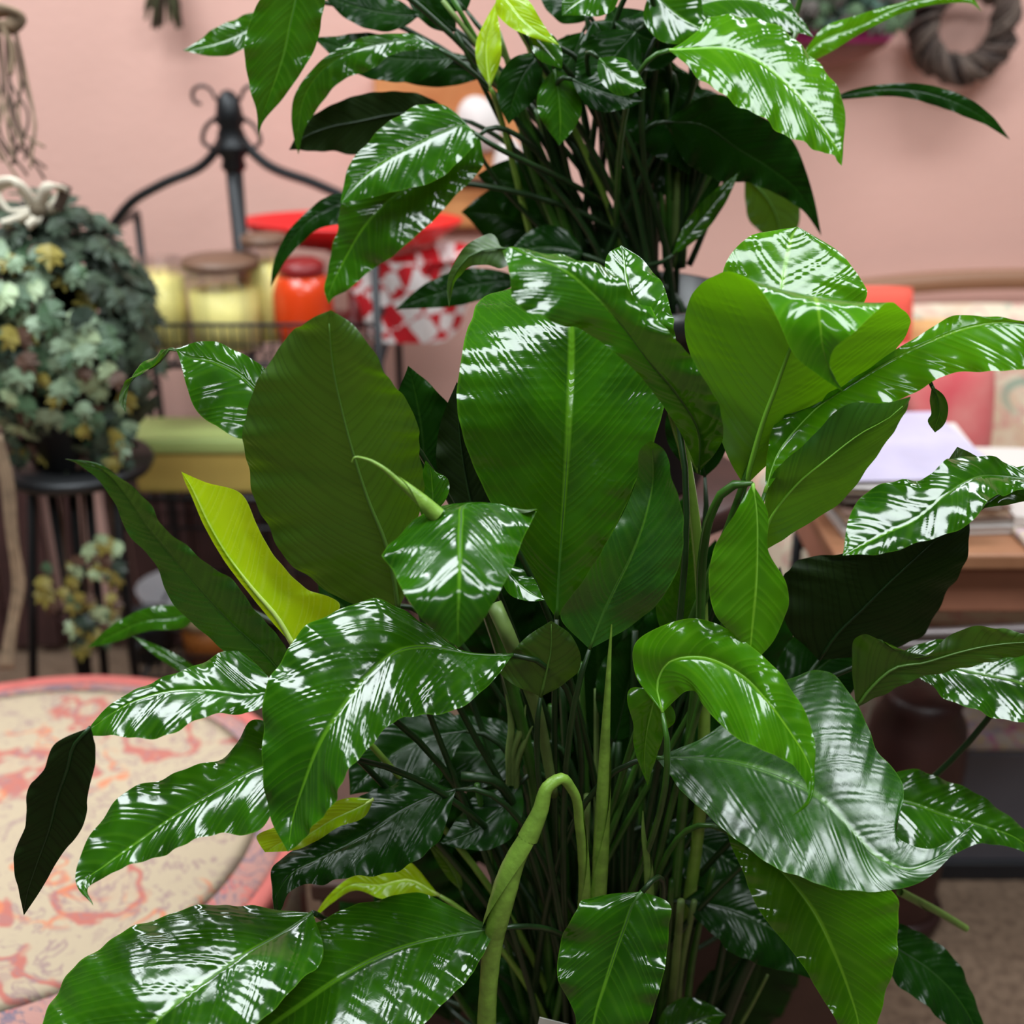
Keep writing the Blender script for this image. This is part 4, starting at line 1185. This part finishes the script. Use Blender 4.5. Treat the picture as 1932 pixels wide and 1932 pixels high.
# ------------------------------------------------------------------ ivy in a pot on an iron stand
IY = 1.95
ic = aty(112, 630, IY)
ivy = empty('ivy_plant', (ic.x, IY, 0), 'bushy grey-green ivy in a pot on a tall black iron stand at the left edge', 'plant')
MB().lathe((ic.x, IY, ic.z - .21), [(0, 0), (.075, 0), (.105, .17), (.115, .175), (.115, .20), (.1, .20), (.095, .17)], 28).build('pot', POTM, ivy)
MB().lathe((ic.x, IY, ic.z - .21), [(.097, .17), (0, .18)], 28).build('soil', SOIL, ivy)
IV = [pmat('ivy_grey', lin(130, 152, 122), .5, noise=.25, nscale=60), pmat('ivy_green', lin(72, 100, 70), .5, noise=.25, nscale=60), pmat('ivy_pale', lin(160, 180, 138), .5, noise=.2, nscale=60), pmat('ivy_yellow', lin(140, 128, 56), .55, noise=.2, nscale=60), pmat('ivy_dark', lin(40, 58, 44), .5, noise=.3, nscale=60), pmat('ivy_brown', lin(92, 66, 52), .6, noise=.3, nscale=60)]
ivm = []
for mi, mt in enumerate(IV):
    outl = [(0, -.5), (.28, -.42), (.5, -.12), (.34, 0), (.42, .26), (.16, .22), (0, .58), (-.16, .22), (-.42, .26), (-.34, 0), (-.5, -.12), (-.28, -.42)]
    mb = MB()
    mb.v = [Vector((0, 0, .10))] + [Vector((a, b, -.06 if i % 2 else .0)) for i, (a, b) in enumerate(outl)]
    mb.f = [[0, i + 1, (i + 1) % 12 + 1] for i in range(12)]
    me = bpy.data.meshes.new('ivy_leaf')
    me.from_pydata([tuple(v) for v in mb.v], [], mb.f)
    me.materials.append(mt)
    ivm.append(me)
from mathutils import Matrix
ri = random.Random(11)


def ivy_pose(p, nrm, s):
    z = nrm.normalized()
    dn = Vector((0, 0, -1)) + Vector((ri.uniform(-.6, .6), ri.uniform(-.3, .3), 0))
    y = (dn - z * dn.dot(z)).normalized()
    x = y.cross(z)
    R = Matrix((x, y, z)).transposed().to_4x4()
    return Matrix.Translation(p) @ R @ Matrix.Scale(s, 4)


poses = []
ir = (.155, .14, .215)
for i in range(1000):
    # camera side of the ball first
    an = ri.uniform(0, 2 * math.pi)
    cz_ = ri.uniform(-1, 1)
    sr = math.sqrt(1 - cz_ * cz_)
    d = Vector((sr * math.cos(an), sr * math.sin(an), cz_))
    k = ri.uniform(.72, 1.05)
    p = Vector((ic.x, IY, ic.z)) + Vector((d.x * ir[0] * k, d.y * ir[1] * k, d.z * ir[2] * k))
    nrm = d + Vector((ri.uniform(-.5, .5), ri.uniform(-.7, .1), ri.uniform(-.3, .6)))
    poses.append((p, nrm, ri.uniform(.028, .052), d.y))
for i in range(110):       # trailing strands
    t_ = i / 110
    q = aty(*ri.choice([(200 + ri.uniform(-25, 25), 1040 + ri.uniform(-20, 60)), (110 + ri.uniform(-30, 40), 1080 + ri.uniform(-20, 70)), (170 + ri.uniform(-30, 50), 1160 + ri.uniform(-30, 80)), (220 + ri.uniform(-25, 25), 780 + ri.uniform(-30, 100)), (90 + ri.uniform(-90, 90), 830 + ri.uniform(-50, 50)), (90 + ri.uniform(-90, 100), 810 + ri.uniform(-50, 50))]), 1.88)
    poses.append((q, Vector((ri.uniform(-.4, .4), -1, ri.uniform(-.2, .6))), ri.uniform(.024, .042), -1))
poses.sort(key=lambda q: q[3])
bmst = MB()
cnt = 0
for i, (p, nrm, s, dy) in enumerate(poses):
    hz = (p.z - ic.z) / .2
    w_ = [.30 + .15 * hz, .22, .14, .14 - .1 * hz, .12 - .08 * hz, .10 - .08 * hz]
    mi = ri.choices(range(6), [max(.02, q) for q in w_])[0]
    M_ = ivy_pose(p, nrm, s)
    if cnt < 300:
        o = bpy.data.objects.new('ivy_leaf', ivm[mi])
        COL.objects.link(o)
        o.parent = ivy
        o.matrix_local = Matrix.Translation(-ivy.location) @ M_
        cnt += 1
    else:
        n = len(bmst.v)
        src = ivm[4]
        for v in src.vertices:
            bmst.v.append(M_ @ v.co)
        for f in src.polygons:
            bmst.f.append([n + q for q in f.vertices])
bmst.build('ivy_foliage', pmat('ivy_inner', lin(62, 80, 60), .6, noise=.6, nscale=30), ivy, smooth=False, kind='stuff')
for (a, b) in [((200, 880), (205, 1180)), ((110, 860), (140, 1230)), ((150, 900), (175, 1210))]:
    MB().tube(smooth_path([aty(a[0], a[1] - 60, 1.93), aty(a[0] + 12, (a[1] + b[1]) / 2, 1.9), aty(b[0], b[1], 1.88)]), .003, 5).build('vine', pmat('vine_brown', lin(70, 52, 40), .8), ivy)
for (a, b) in [((60, 860), (20, 1300)), ((85, 860), (165, 1330)), ((130, 850), (150, 1300)), ((205, 850), (255, 1300)), ((160, 850), (190, 1330))]:
    MB().tube([aty(a[0], a[1], 1.98), Vector((aty(b[0], b[1], 1.98).x, 1.98, 0))], .0085, 8).build('stand_leg', IRON, ivy)
MB().lathe((ic.x, IY, ic.z - .235), [(0, 0), (.12, 0), (.125, .01), (.12, .02), (0, .02)], 28).build('stand_top', IRON, ivy)

# cream ribbon bow and raffia beside the ivy
CREAM = pmat('cream_ribbon', lin(232, 222, 202), .7, noise=.2, nscale=30)
TWIG = pmat('dry_twig', lin(150, 128, 104), .85, noise=.4, nscale=40)
TWIG_D = pmat('dark_twig', lin(84, 66, 54), .85, noise=.4, nscale=40)


def ribbon(pts, w, mat, name, parent):
    q = smooth_path(pts, 6)
    mb = MB()
    for i, p in enumerate(q):
        t = (q[min(i + 1, len(q) - 1)] - q[max(i - 1, 0)]).normalized()
        u = t.cross(Vector((.2, .6, .5))).normalized() * w
        v = t.cross(u).normalized() * .002
        mb.v += [p - u - v, p + u - v, p + u + v, p - u + v]
    for i in range(len(q) - 1):
        for j in range(4):
            a = i * 4 + j
            b2 = i * 4 + (j + 1) % 4
            mb.f.append([a, b2, b2 + 4, a + 4])
    return mb.build(name, mat, parent)


bo = aty(60, 380, 1.9)
bow = empty('ribbon_bow', tuple(bo), 'cream ribbon bow resting on top of the ivy', 'bow')
ribbon([aty(70, 395, 1.9), aty(30, 345, 1.88), aty(-10, 360, 1.9), aty(15, 400, 1.9), aty(70, 398, 1.9)], .010, CREAM, 'loop', bow)
ribbon([aty(72, 395, 1.9), aty(95, 352, 1.88), aty(118, 358, 1.9), aty(100, 392, 1.9), aty(72, 398, 1.9)], .009, CREAM, 'loop', bow)
ribbon([aty(70, 398, 1.89), aty(40, 412, 1.88), aty(5, 425, 1.87)], .009, CREAM, 'tail', bow)
ribbon([aty(74, 398, 1.89), aty(66, 415, 1.88), aty(52, 428, 1.87)], .008, CREAM, 'tail', bow)
MB().lathe(tuple(aty(72, 397, 1.89)), [(0, -.012), (.012, -.006), (.014, .004), (.008, .012), (0, .013)], 14).build('knot', pmat('ribbon_dark', lin(96, 84, 66), .8), bow)
tag(ribbon([aty(125, 350, 1.9), aty(118, 375, 1.9), aty(108, 395, 1.9)], .008, TWIG_D, 'seed_pod', None), 'brown dried seed pod poking out right of the cream bow', 'dried pod')
raf = empty('raffia_tail', tuple(aty(10, 1000, 1.80)), 'long pale raffia strands hanging down the left edge above the ottoman', 'raffia')
for k in range(5):
    dx = k * 5
    MB().tube(smooth_path([aty(-20 + dx, 820, 1.8), aty(2 + dx, 900, 1.8), aty(14 + dx * .8, 1000, 1.8), aty(26 + dx * .7 + (k % 2) * 8, 1110, 1.8), aty(12 + dx * .8, 1200, 1.79), aty(2 + dx, 1262, 1.78)]), .0035, 6).build('strand', TWIG, raf)
# twig garland at the upper left
gar = empty('twig_garland', tuple(aty(10, 100, 2.0)), 'loose garland of dry twigs with a beige bow hanging at the upper left', 'garland')
for k in range(16):
    x = ri.uniform(-40, 30)
    MB().tube(smooth_path([aty(x, 20 + ri.uniform(0, 60), 2.0), aty(x + ri.uniform(-5, 25), 150, 2.0), aty(x + ri.uniform(0, 40), 230 + ri.uniform(-20, 30), 1.98), aty(x + ri.uniform(0, 70), 270 + ri.uniform(0, 70), 1.97)]), .0022, 5).build('twig', TWIG if k % 2 else TWIG_D, gar)
ribbon([aty(-30, 30, 1.96), aty(5, 20, 1.95), aty(35, 32, 1.96), aty(20, 50, 1.96), aty(-20, 45, 1.96)], .012, TWIG, 'bow_loop', gar)
MB().tube(smooth_path([aty(5, 50, 1.96), aty(22, 90, 1.96), aty(20, 140, 1.96)]), .005, 6).build('bow_tail', TWIG, gar)
# dark dried bunch hanging on the wall, upper left of centre
hb = empty('dried_bunch', tuple(aty(310, 0, 2.59)), 'dark dried bunch hanging high on the pink wall left of the leaves', 'dried flowers')
for k in range(26):
    x = ri.uniform(270, 345)
    MB().tube([aty(310 + (x - 310) * .3, -120, 2.60), aty((x + 310) / 2, -40, 2.59), aty(x, ri.uniform(5, 62), 2.58)], [.004, .007, .003], 5).build('sprig', TWIG_D if k % 3 else pmat('sprig_green', lin(84, 96, 60), .8), hb)

# ------------------------------------------------------------------ wall plaque, planter and wreath
OR = pmat('orange_wood', lin(208, 142, 86), .6, col2=lin(186, 112, 62), nscale=10)
pq = empty('wall_plaque', tuple(aty(800, 200, WY)), 'orange wooden wall plaque with white carved shapes behind the rear lily leaves', 'plaque')
a, b2 = aty(705, 135, WY - .02), aty(985, 430, WY - .02)
MB().box(((a.x + b2.x) / 2, WY - .02, (a.z + b2.z) / 2), (b2.x - a.x, .03, a.z - b2.z)).build('board', OR, pq, smooth=False, bevel=.01)
WH = pmat('white_paint', lin(226, 216, 212), .6)
c_ = aty(905, 235, WY - .045)
w1 = MB().lathe((0, 0, 0), [(0, -.012), (.05, -.008), (.055, 0), (.05, .008), (0, .012)], 24, 1, .55)
w1.v = [Vector((c_.x + v.x * .8 + v.y * .5, WY - .042 + v.z, c_.z + v.y * 1.6 - v.x * .5)) for v in w1.v]
w1.build('white_shape', WH, pq)
c_ = aty(960, 320, WY - .045)
w1 = MB().lathe((0, 0, 0), [(0, -.012), (.05, -.008), (.055, 0), (.05, .008), (0, .012)], 24, .6, 1.0)
w1.v = [Vector((c_.x + v.x, WY - .042 + v.z, c_.z + v.y * 1.2)) for v in w1.v]
w1.build('white_shape', WH, pq)
for (x, y) in ((1000, 560), ):
    pass
MB().box(((a.x + b2.x) / 2, WY - .042, b2.z + .10), (b2.x - a.x - .02, .02, .012)).build('dark_strip', DWOOD, pq, smooth=False, bevel=.003)

pl_ = empty('wall_planter', tuple(aty(1600, 60, 2.6)), 'wall planter with magenta band and grey-green foliage, upper right', 'planter')
MAG = pmat('magenta_felt', lin(214, 74, 168), .8, noise=.3, nscale=20)
pc = aty(1598, 30, 2.52)
rb = aty(1705, 70, 2.52).x - pc.x
MB().lathe((pc.x, 2.60, pc.z - .045), [(0, -.05), (rb * .55, -.035), (rb * .9, -.012), (rb * .95, .0)], 32, 1, .5).build('basin', pmat('basin_rose', lin(150, 105, 100), .8), pl_)
MB().lathe((pc.x, 2.60, pc.z - .045), [(rb * .96, -.004), (rb * 1.0, .004), (rb * 1.02, .022), (rb * .97, .030)], 32, 1, .5).build('band', MAG, pl_)
FO = [pmat('sage_foliage', lin(92, 118, 84), .8, noise=.3), pmat('teal_foliage', lin(60, 88, 74), .8, noise=.3), pmat('dusk_foliage', lin(92, 84, 78), .8, noise=.3)]
fm = [MB() for _ in range(3)]
for k in range(420):
    q = aty(1598 + ri.uniform(-150, 112), ri.uniform(-90, 52), 2.50 + ri.uniform(-.04, .06))
    m__ = fm[k % 3]
    M_ = ivy_pose(q, Vector((ri.uniform(-.6, .6), -1, ri.uniform(-.2, .6))), ri.uniform(.02, .04))
    n = len(m__.v)
    for v in ivm[0].vertices:
        m__.v.append(M_ @ v.co)
    for f in ivm[0].polygons:
        m__.f.append([n + z for z in f.vertices])
for k in range(3):
    fm[k].build('foliage', FO[k], pl_, smooth=False, kind='stuff')
# grapevine wreath
wc = aty(1826, 50, 2.58)
wr = empty('grapevine_wreath', tuple(wc), 'round brown grapevine wreath hanging on the pink wall at the upper right', 'wreath')
R0 = aty(1905, 50, 2.58).x - wc.x
VN = [pmat('vine_taupe', lin(80, 64, 56), .8, noise=.4, nscale=30), pmat('vine_umber', lin(52, 38, 35), .8, noise=.4, nscale=30), pmat('vine_ash', lin(98, 82, 72), .8, noise=.4, nscale=30)]
for k in range(22):
    ph = ri.uniform(0, 6.28)
    rr_ = ri.uniform(.008, .030)
    tw = ri.choice([3, 4, 5, 6])
    pts = []
    for j in range(48):
        an = 2 * math.pi * j / 48
        q = tw * an + ph
        r = R0 + rr_ * math.cos(q)
        pts.append(Vector((wc.x + r * math.cos(an), 2.60 + rr_ * .9 * math.sin(q), wc.z + r * math.sin(an))))
    MB().tube(pts, ri.uniform(.004, .007), 6, closed=True).build('vine', VN[k % 3], wr)

# ------------------------------------------------------------------ floral sofa at right
SOFA = fabric('sofa_chintz', lin(222, 206, 182), lin(214, 186, 160), lin(140, 164, 146), lin(206, 140, 136), 5)
CHZ = pmat('rose_cloth', lin(212, 84, 92), .85, col2=lin(222, 140, 132), nscale=9)
sy0, sy1 = 2.10, 2.66
x0 = shx(1500, 2.4, .7)
x1 = x0 + 1.45
sf = empty('sofa', ((x0 + x1) / 2, 2.4, 0), 'cream floral sofa with wooden back rail against the pink wall', 'sofa')
ztop = aty(1800, 545, 2.56).z


def cushion(c, s, mat, name, parent, rx=0, rz=0, pw=.35):
    n = 14
    mb = MB()
    from mathutils import Euler
    R = Euler((rx, 0, rz)).to_matrix()
    idx = {}
    for side in (1, -1):
        for i in range(n + 1):
            for j in range(n + 1):
                u, v = i / n * 2 - 1, j / n * 2 - 1
                th = ((1 - u ** 4) * (1 - v ** 4)) ** pw
                p = Vector((u * s[0] / 2 * (1 - .05 * v * v), side * th * s[1] / 2, v * s[2] / 2 * (1 - .05 * u * u)))
                idx[(side, i, j)] = len(mb.v)
                mb.v.append(Vector(c) + R @ p)
    for side in (1, -1):
        for i in range(n):
            for j in range(n):
                q = [idx[(side, i, j)], idx[(side, i + 1, j)], idx[(side, i + 1, j + 1)], idx[(side, i, j + 1)]]
                mb.f.append(q if side == -1 else q[::-1])
    o = mb.build(name, mat, parent)
    return o


MB().box(((x0 + x1) / 2, 2.50, .46), (x1 - x0, .12, .80)).build('back_frame', SOFA, sf, smooth=True, bevel=.04)
cushion((x0 + .37, 2.40, .66), (.72, .20, .48), SOFA, 'back_cushion', sf, rx=-.12)
cushion((x0 + 1.08, 2.40, .66), (.72, .20, .48), SOFA, 'back_cushion', sf, rx=-.12)
sc = cushion((0, 0, 0), (.72, .18, .62), SOFA, 'seat_cushion', sf)
sc.rotation_euler = (math.pi / 2, 0, 0)
sc.location = (x0 + .37 - sf.location.x, 2.22 - 2.4, .50)
sc.data.transform(Matrix.Translation(sf.location))
s2 = sc.copy()
COL.objects.link(s2)
s2.location = (x0 + 1.08 - sf.location.x, 2.22 - 2.4, .50)
MB().box(((x0 + x1) / 2, 2.26, .235), (x1 - x0, .52, .35)).build('seat_base', SOFA, sf, bevel=.02)
for k, xx in enumerate((x0 - .02, x1 + .02)):
    MB().box((xx, 2.26, .34), (.14, .56, .5)).build('armrest', SOFA, sf, bevel=.05)
rail = [Vector((x0 + .02, 2.56, ztop - .02)), Vector((x0 + .25, 2.56, ztop + .01)), Vector(((x0 + x1) / 2, 2.56, ztop + .02)), Vector((x1 - .25, 2.56, ztop + .01)), Vector((x1, 2.56, ztop - .02))]
MB().tube(smooth_path(rail), .022, 10).build('back_rail', pmat('rail_wood', lin(140, 100, 74), .5), sf)
for (xx, yy) in ((x0 + .05, 2.06), (x1 - .05, 2.06), (x0 + .05, 2.46), (x1 - .05, 2.46)):
    MB().lathe((xx, yy, 0), [(0, 0), (.018, 0), (.026, .06)], 14).build('foot', DWOOD, sf)
c_ = aty(1768, 770, 2.10)
tag(cushion(tuple(c_), (.19, .13, .24), CHZ, 'throw_cushion', None, rx=-.2, rz=.1), 'rose pink cushion with paler blotches leaning on the floral sofa', 'cushion', 'throw cushions on the sofa')
c_ = aty(1655, 602, 2.24)
tag(cushion(tuple(c_), (.13, .08, .12), pmat('coral_cloth', lin(230, 90, 72), .9), 'throw_cushion', None, rx=-.2), 'small coral red cushion at the sofa end beside the light leaves', 'cushion', 'throw cushions on the sofa')
c_ = aty(1752, 672, 2.26)
tag(cushion(tuple(c_), (.12, .07, .14), pmat('apricot_cloth', lin(230, 180, 120), .9, noise=.2), 'throw_cushion', None, rx=-.2), 'small apricot cushion between the coral one and the rose one', 'cushion', 'throw cushions on the sofa')
c_ = aty(1605, 802, 2.03)
tag(cushion((c_.x, 2.03, c_.z), (.16, .12, .16), pmat('black_cloth', (0.006, .006, .009, 1), .9), 'throw_cushion', None), 'black cushion left of the rose cushion, behind the magazines', 'cushion', 'throw cushions on the sofa')

# ------------------------------------------------------------------ side table with magazines and quilt
TY = 1.72
tz = aty(1750, 1035, TY - .18).z
tx0, tx1 = shx(1515, TY, tz), shx(1515, TY, tz) + .90
tb = empty('side_table', ((tx0 + tx1) / 2, TY, 0), 'wooden table with curved grey metal frame holding magazines, right of the lily', 'table')
MB().box(((tx0 + tx1) / 2, TY, tz - .012), (tx1 - tx0, .40, .024)).build('tabletop', WOOD, tb, smooth=False, bevel=.005)
TERRA = pmat('terracotta_wood', lin(168, 112, 88), .5, noise=.2, nscale=12)
MB().box((tx0 + .21, TY - .02, tz - .066), (.38, .30, .08)).build('drawer_box', TERRA, tb, smooth=False, bevel=.006)
GM = pmat('grey_metal', lin(132, 122, 122), .35, metal=.5)
for yy in (TY - .17, TY + .17):
    for dz in (0, .03):
        p = [Vector((tx0 + .44 + dz, yy, tz - .03)), Vector((tx0 + .42 + dz, yy, tz - .07)), Vector((tx0 + .36, yy, tz - .115 - dz * .6)), Vector((tx0 + .22, yy, tz - .135 - dz * .6)), Vector((tx0 + .05, yy, tz - .14 - dz * .6))]
        MB().tube(smooth_path(p, 6), .008, 8).build('frame_bar', GM, tb)
for (xx, yy) in ((tx0 + .05, TY - .17), (tx1 - .05, TY - .17), (tx0 + .05, TY + .17), (tx1 - .05, TY + .17)):
    MB().tube([(xx, yy, 0), (xx - .01, yy, tz - .03)], .009, 8).build('leg', IRON, tb)
# magazines, one by one
rm = random.Random(5)
PAGE = [pmat('paper_white', lin(206, 196, 190), .7), pmat('paper_grey', lin(170, 158, 150), .7), pmat('paper_tan', lin(186, 160, 138), .7)]
COV = [pmat('cover_lilac', lin(196, 190, 216), .4, noise=.15, nscale=10), pmat('cover_white', lin(214, 206, 202), .4, noise=.15, nscale=10), pmat('cover_brown', lin(140, 112, 100), .4, noise=.3, nscale=10), pmat('cover_dark', lin(64, 48, 46), .4)]
z = tz
mcx = shx(1690, TY, tz + .05)
LB = ['bottom magazine of the pile on the side table', 'second magazine from the bottom of the pile', 'third magazine from the bottom of the pile, brown', 'fourth magazine from the bottom of the pile', 'fifth magazine from the bottom of the pile, dark cover', 'magazine directly below the lilac one on top', 'lilac-white magazine on top of the pile by the sofa']
for k in range(7):
    th = [.014, .012, .016, .012, .010, .012, .008][k]
    w, d = .25 - k * .004, .30 - k * .003
    ox, oy, rz = rm.uniform(-.01, .01), rm.uniform(-.01, .01), rm.uniform(-.12, .12)
    e = empty('magazine', (mcx + ox, TY + oy, z), LB[k] + (' with worn pages' if k < 2 else ''), 'magazine', 'magazines piled on the side table')
    MB().box((mcx + ox, TY + oy, z + th / 2), (w - .006, d - .006, th - .003), rz).build('pages', PAGE[k % 3], e, smooth=False)
    MB().box((mcx + ox, TY + oy, z + th - .0008), (w, d, .0016), rz).build('cover', COV[[1, 2, 2, 1, 3, 1, 0][k]], e, smooth=False)
    z += th
# quilted runner lying on the table at right
QM = fabric('quilt_print', lin(206, 188, 170), lin(220, 186, 90), lin(110, 190, 130), lin(150, 90, 180), 16)
qx = shx(1900, TY, tz)
qo = MB().box((qx + .05, TY - .02, tz + .006), (.20, .34, .012), .05).build('quilted_runner', QM, smooth=False, bevel=.004)
tag(qo, 'multicoloured printed quilted runner on the right end of the side table', 'runner')
qo = MB().box((qx + .05, TY, tz + .021), (.17, .28, .016), -.06).build('picture_book', PAGE[0], smooth=False, bevel=.002)
tag(qo, 'pale book with green edge lying on the quilted runner', 'book')

# grey box with floral printed lid and dark urn lower right
GZ, GY0 = .31, 1.785
gxl = shx(1722, GY0, GZ)
GB = pmat('grey_box', lin(96, 94, 102), .4, noise=.2, nscale=6)
bxs = empty('storage_bench', (gxl + .27, GY0 + .09, 0), 'dark grey low bench with floral printed top at the lower right', 'bench')
MB().box((gxl + .27, GY0 + .09, .15), (.54, .17, .24)).build('bench_body', GB, bxs, smooth=False, bevel=.01)
MB().box((gxl + .27, GY0 + .09, .02), (.56, .19, .04)).build('plinth', BL, bxs, smooth=False, bevel=.005)
PF = fabric('pastel_print', lin(206, 196, 188), lin(200, 120, 170), lin(150, 160, 190), lin(214, 196, 120), 12)
MB().box((gxl + .27, GY0 + .09, GZ - .02), (.54, .18, .04)).build('cushion_top', PF, bxs, bevel=.015)
ux_, uy_ = shx(1705, 1.69, .2), 1.69
urn = empty('wooden_urn', (ux_, uy_, 0), 'dark reddish-brown turned wooden urn standing on the carpet beside the grey bench', 'urn')
MB().lathe((ux_, uy_, 0), [(0, 0), (.078, 0), (.082, .02), (.070, .05), (.072, .16), (.080, .27), (.082, .34), (.075, .40), (.06, .43), (.065, .45), (.05, .458), (0, .46)], 36).build('urn_body', DWOOD, urn)
MB().lathe((ux_, uy_, 0), [(.083, .018), (.085, .028), (.080, .040)], 36).build('foot_ring', pmat('urn_ring', lin(44, 22, 20), .4), urn)
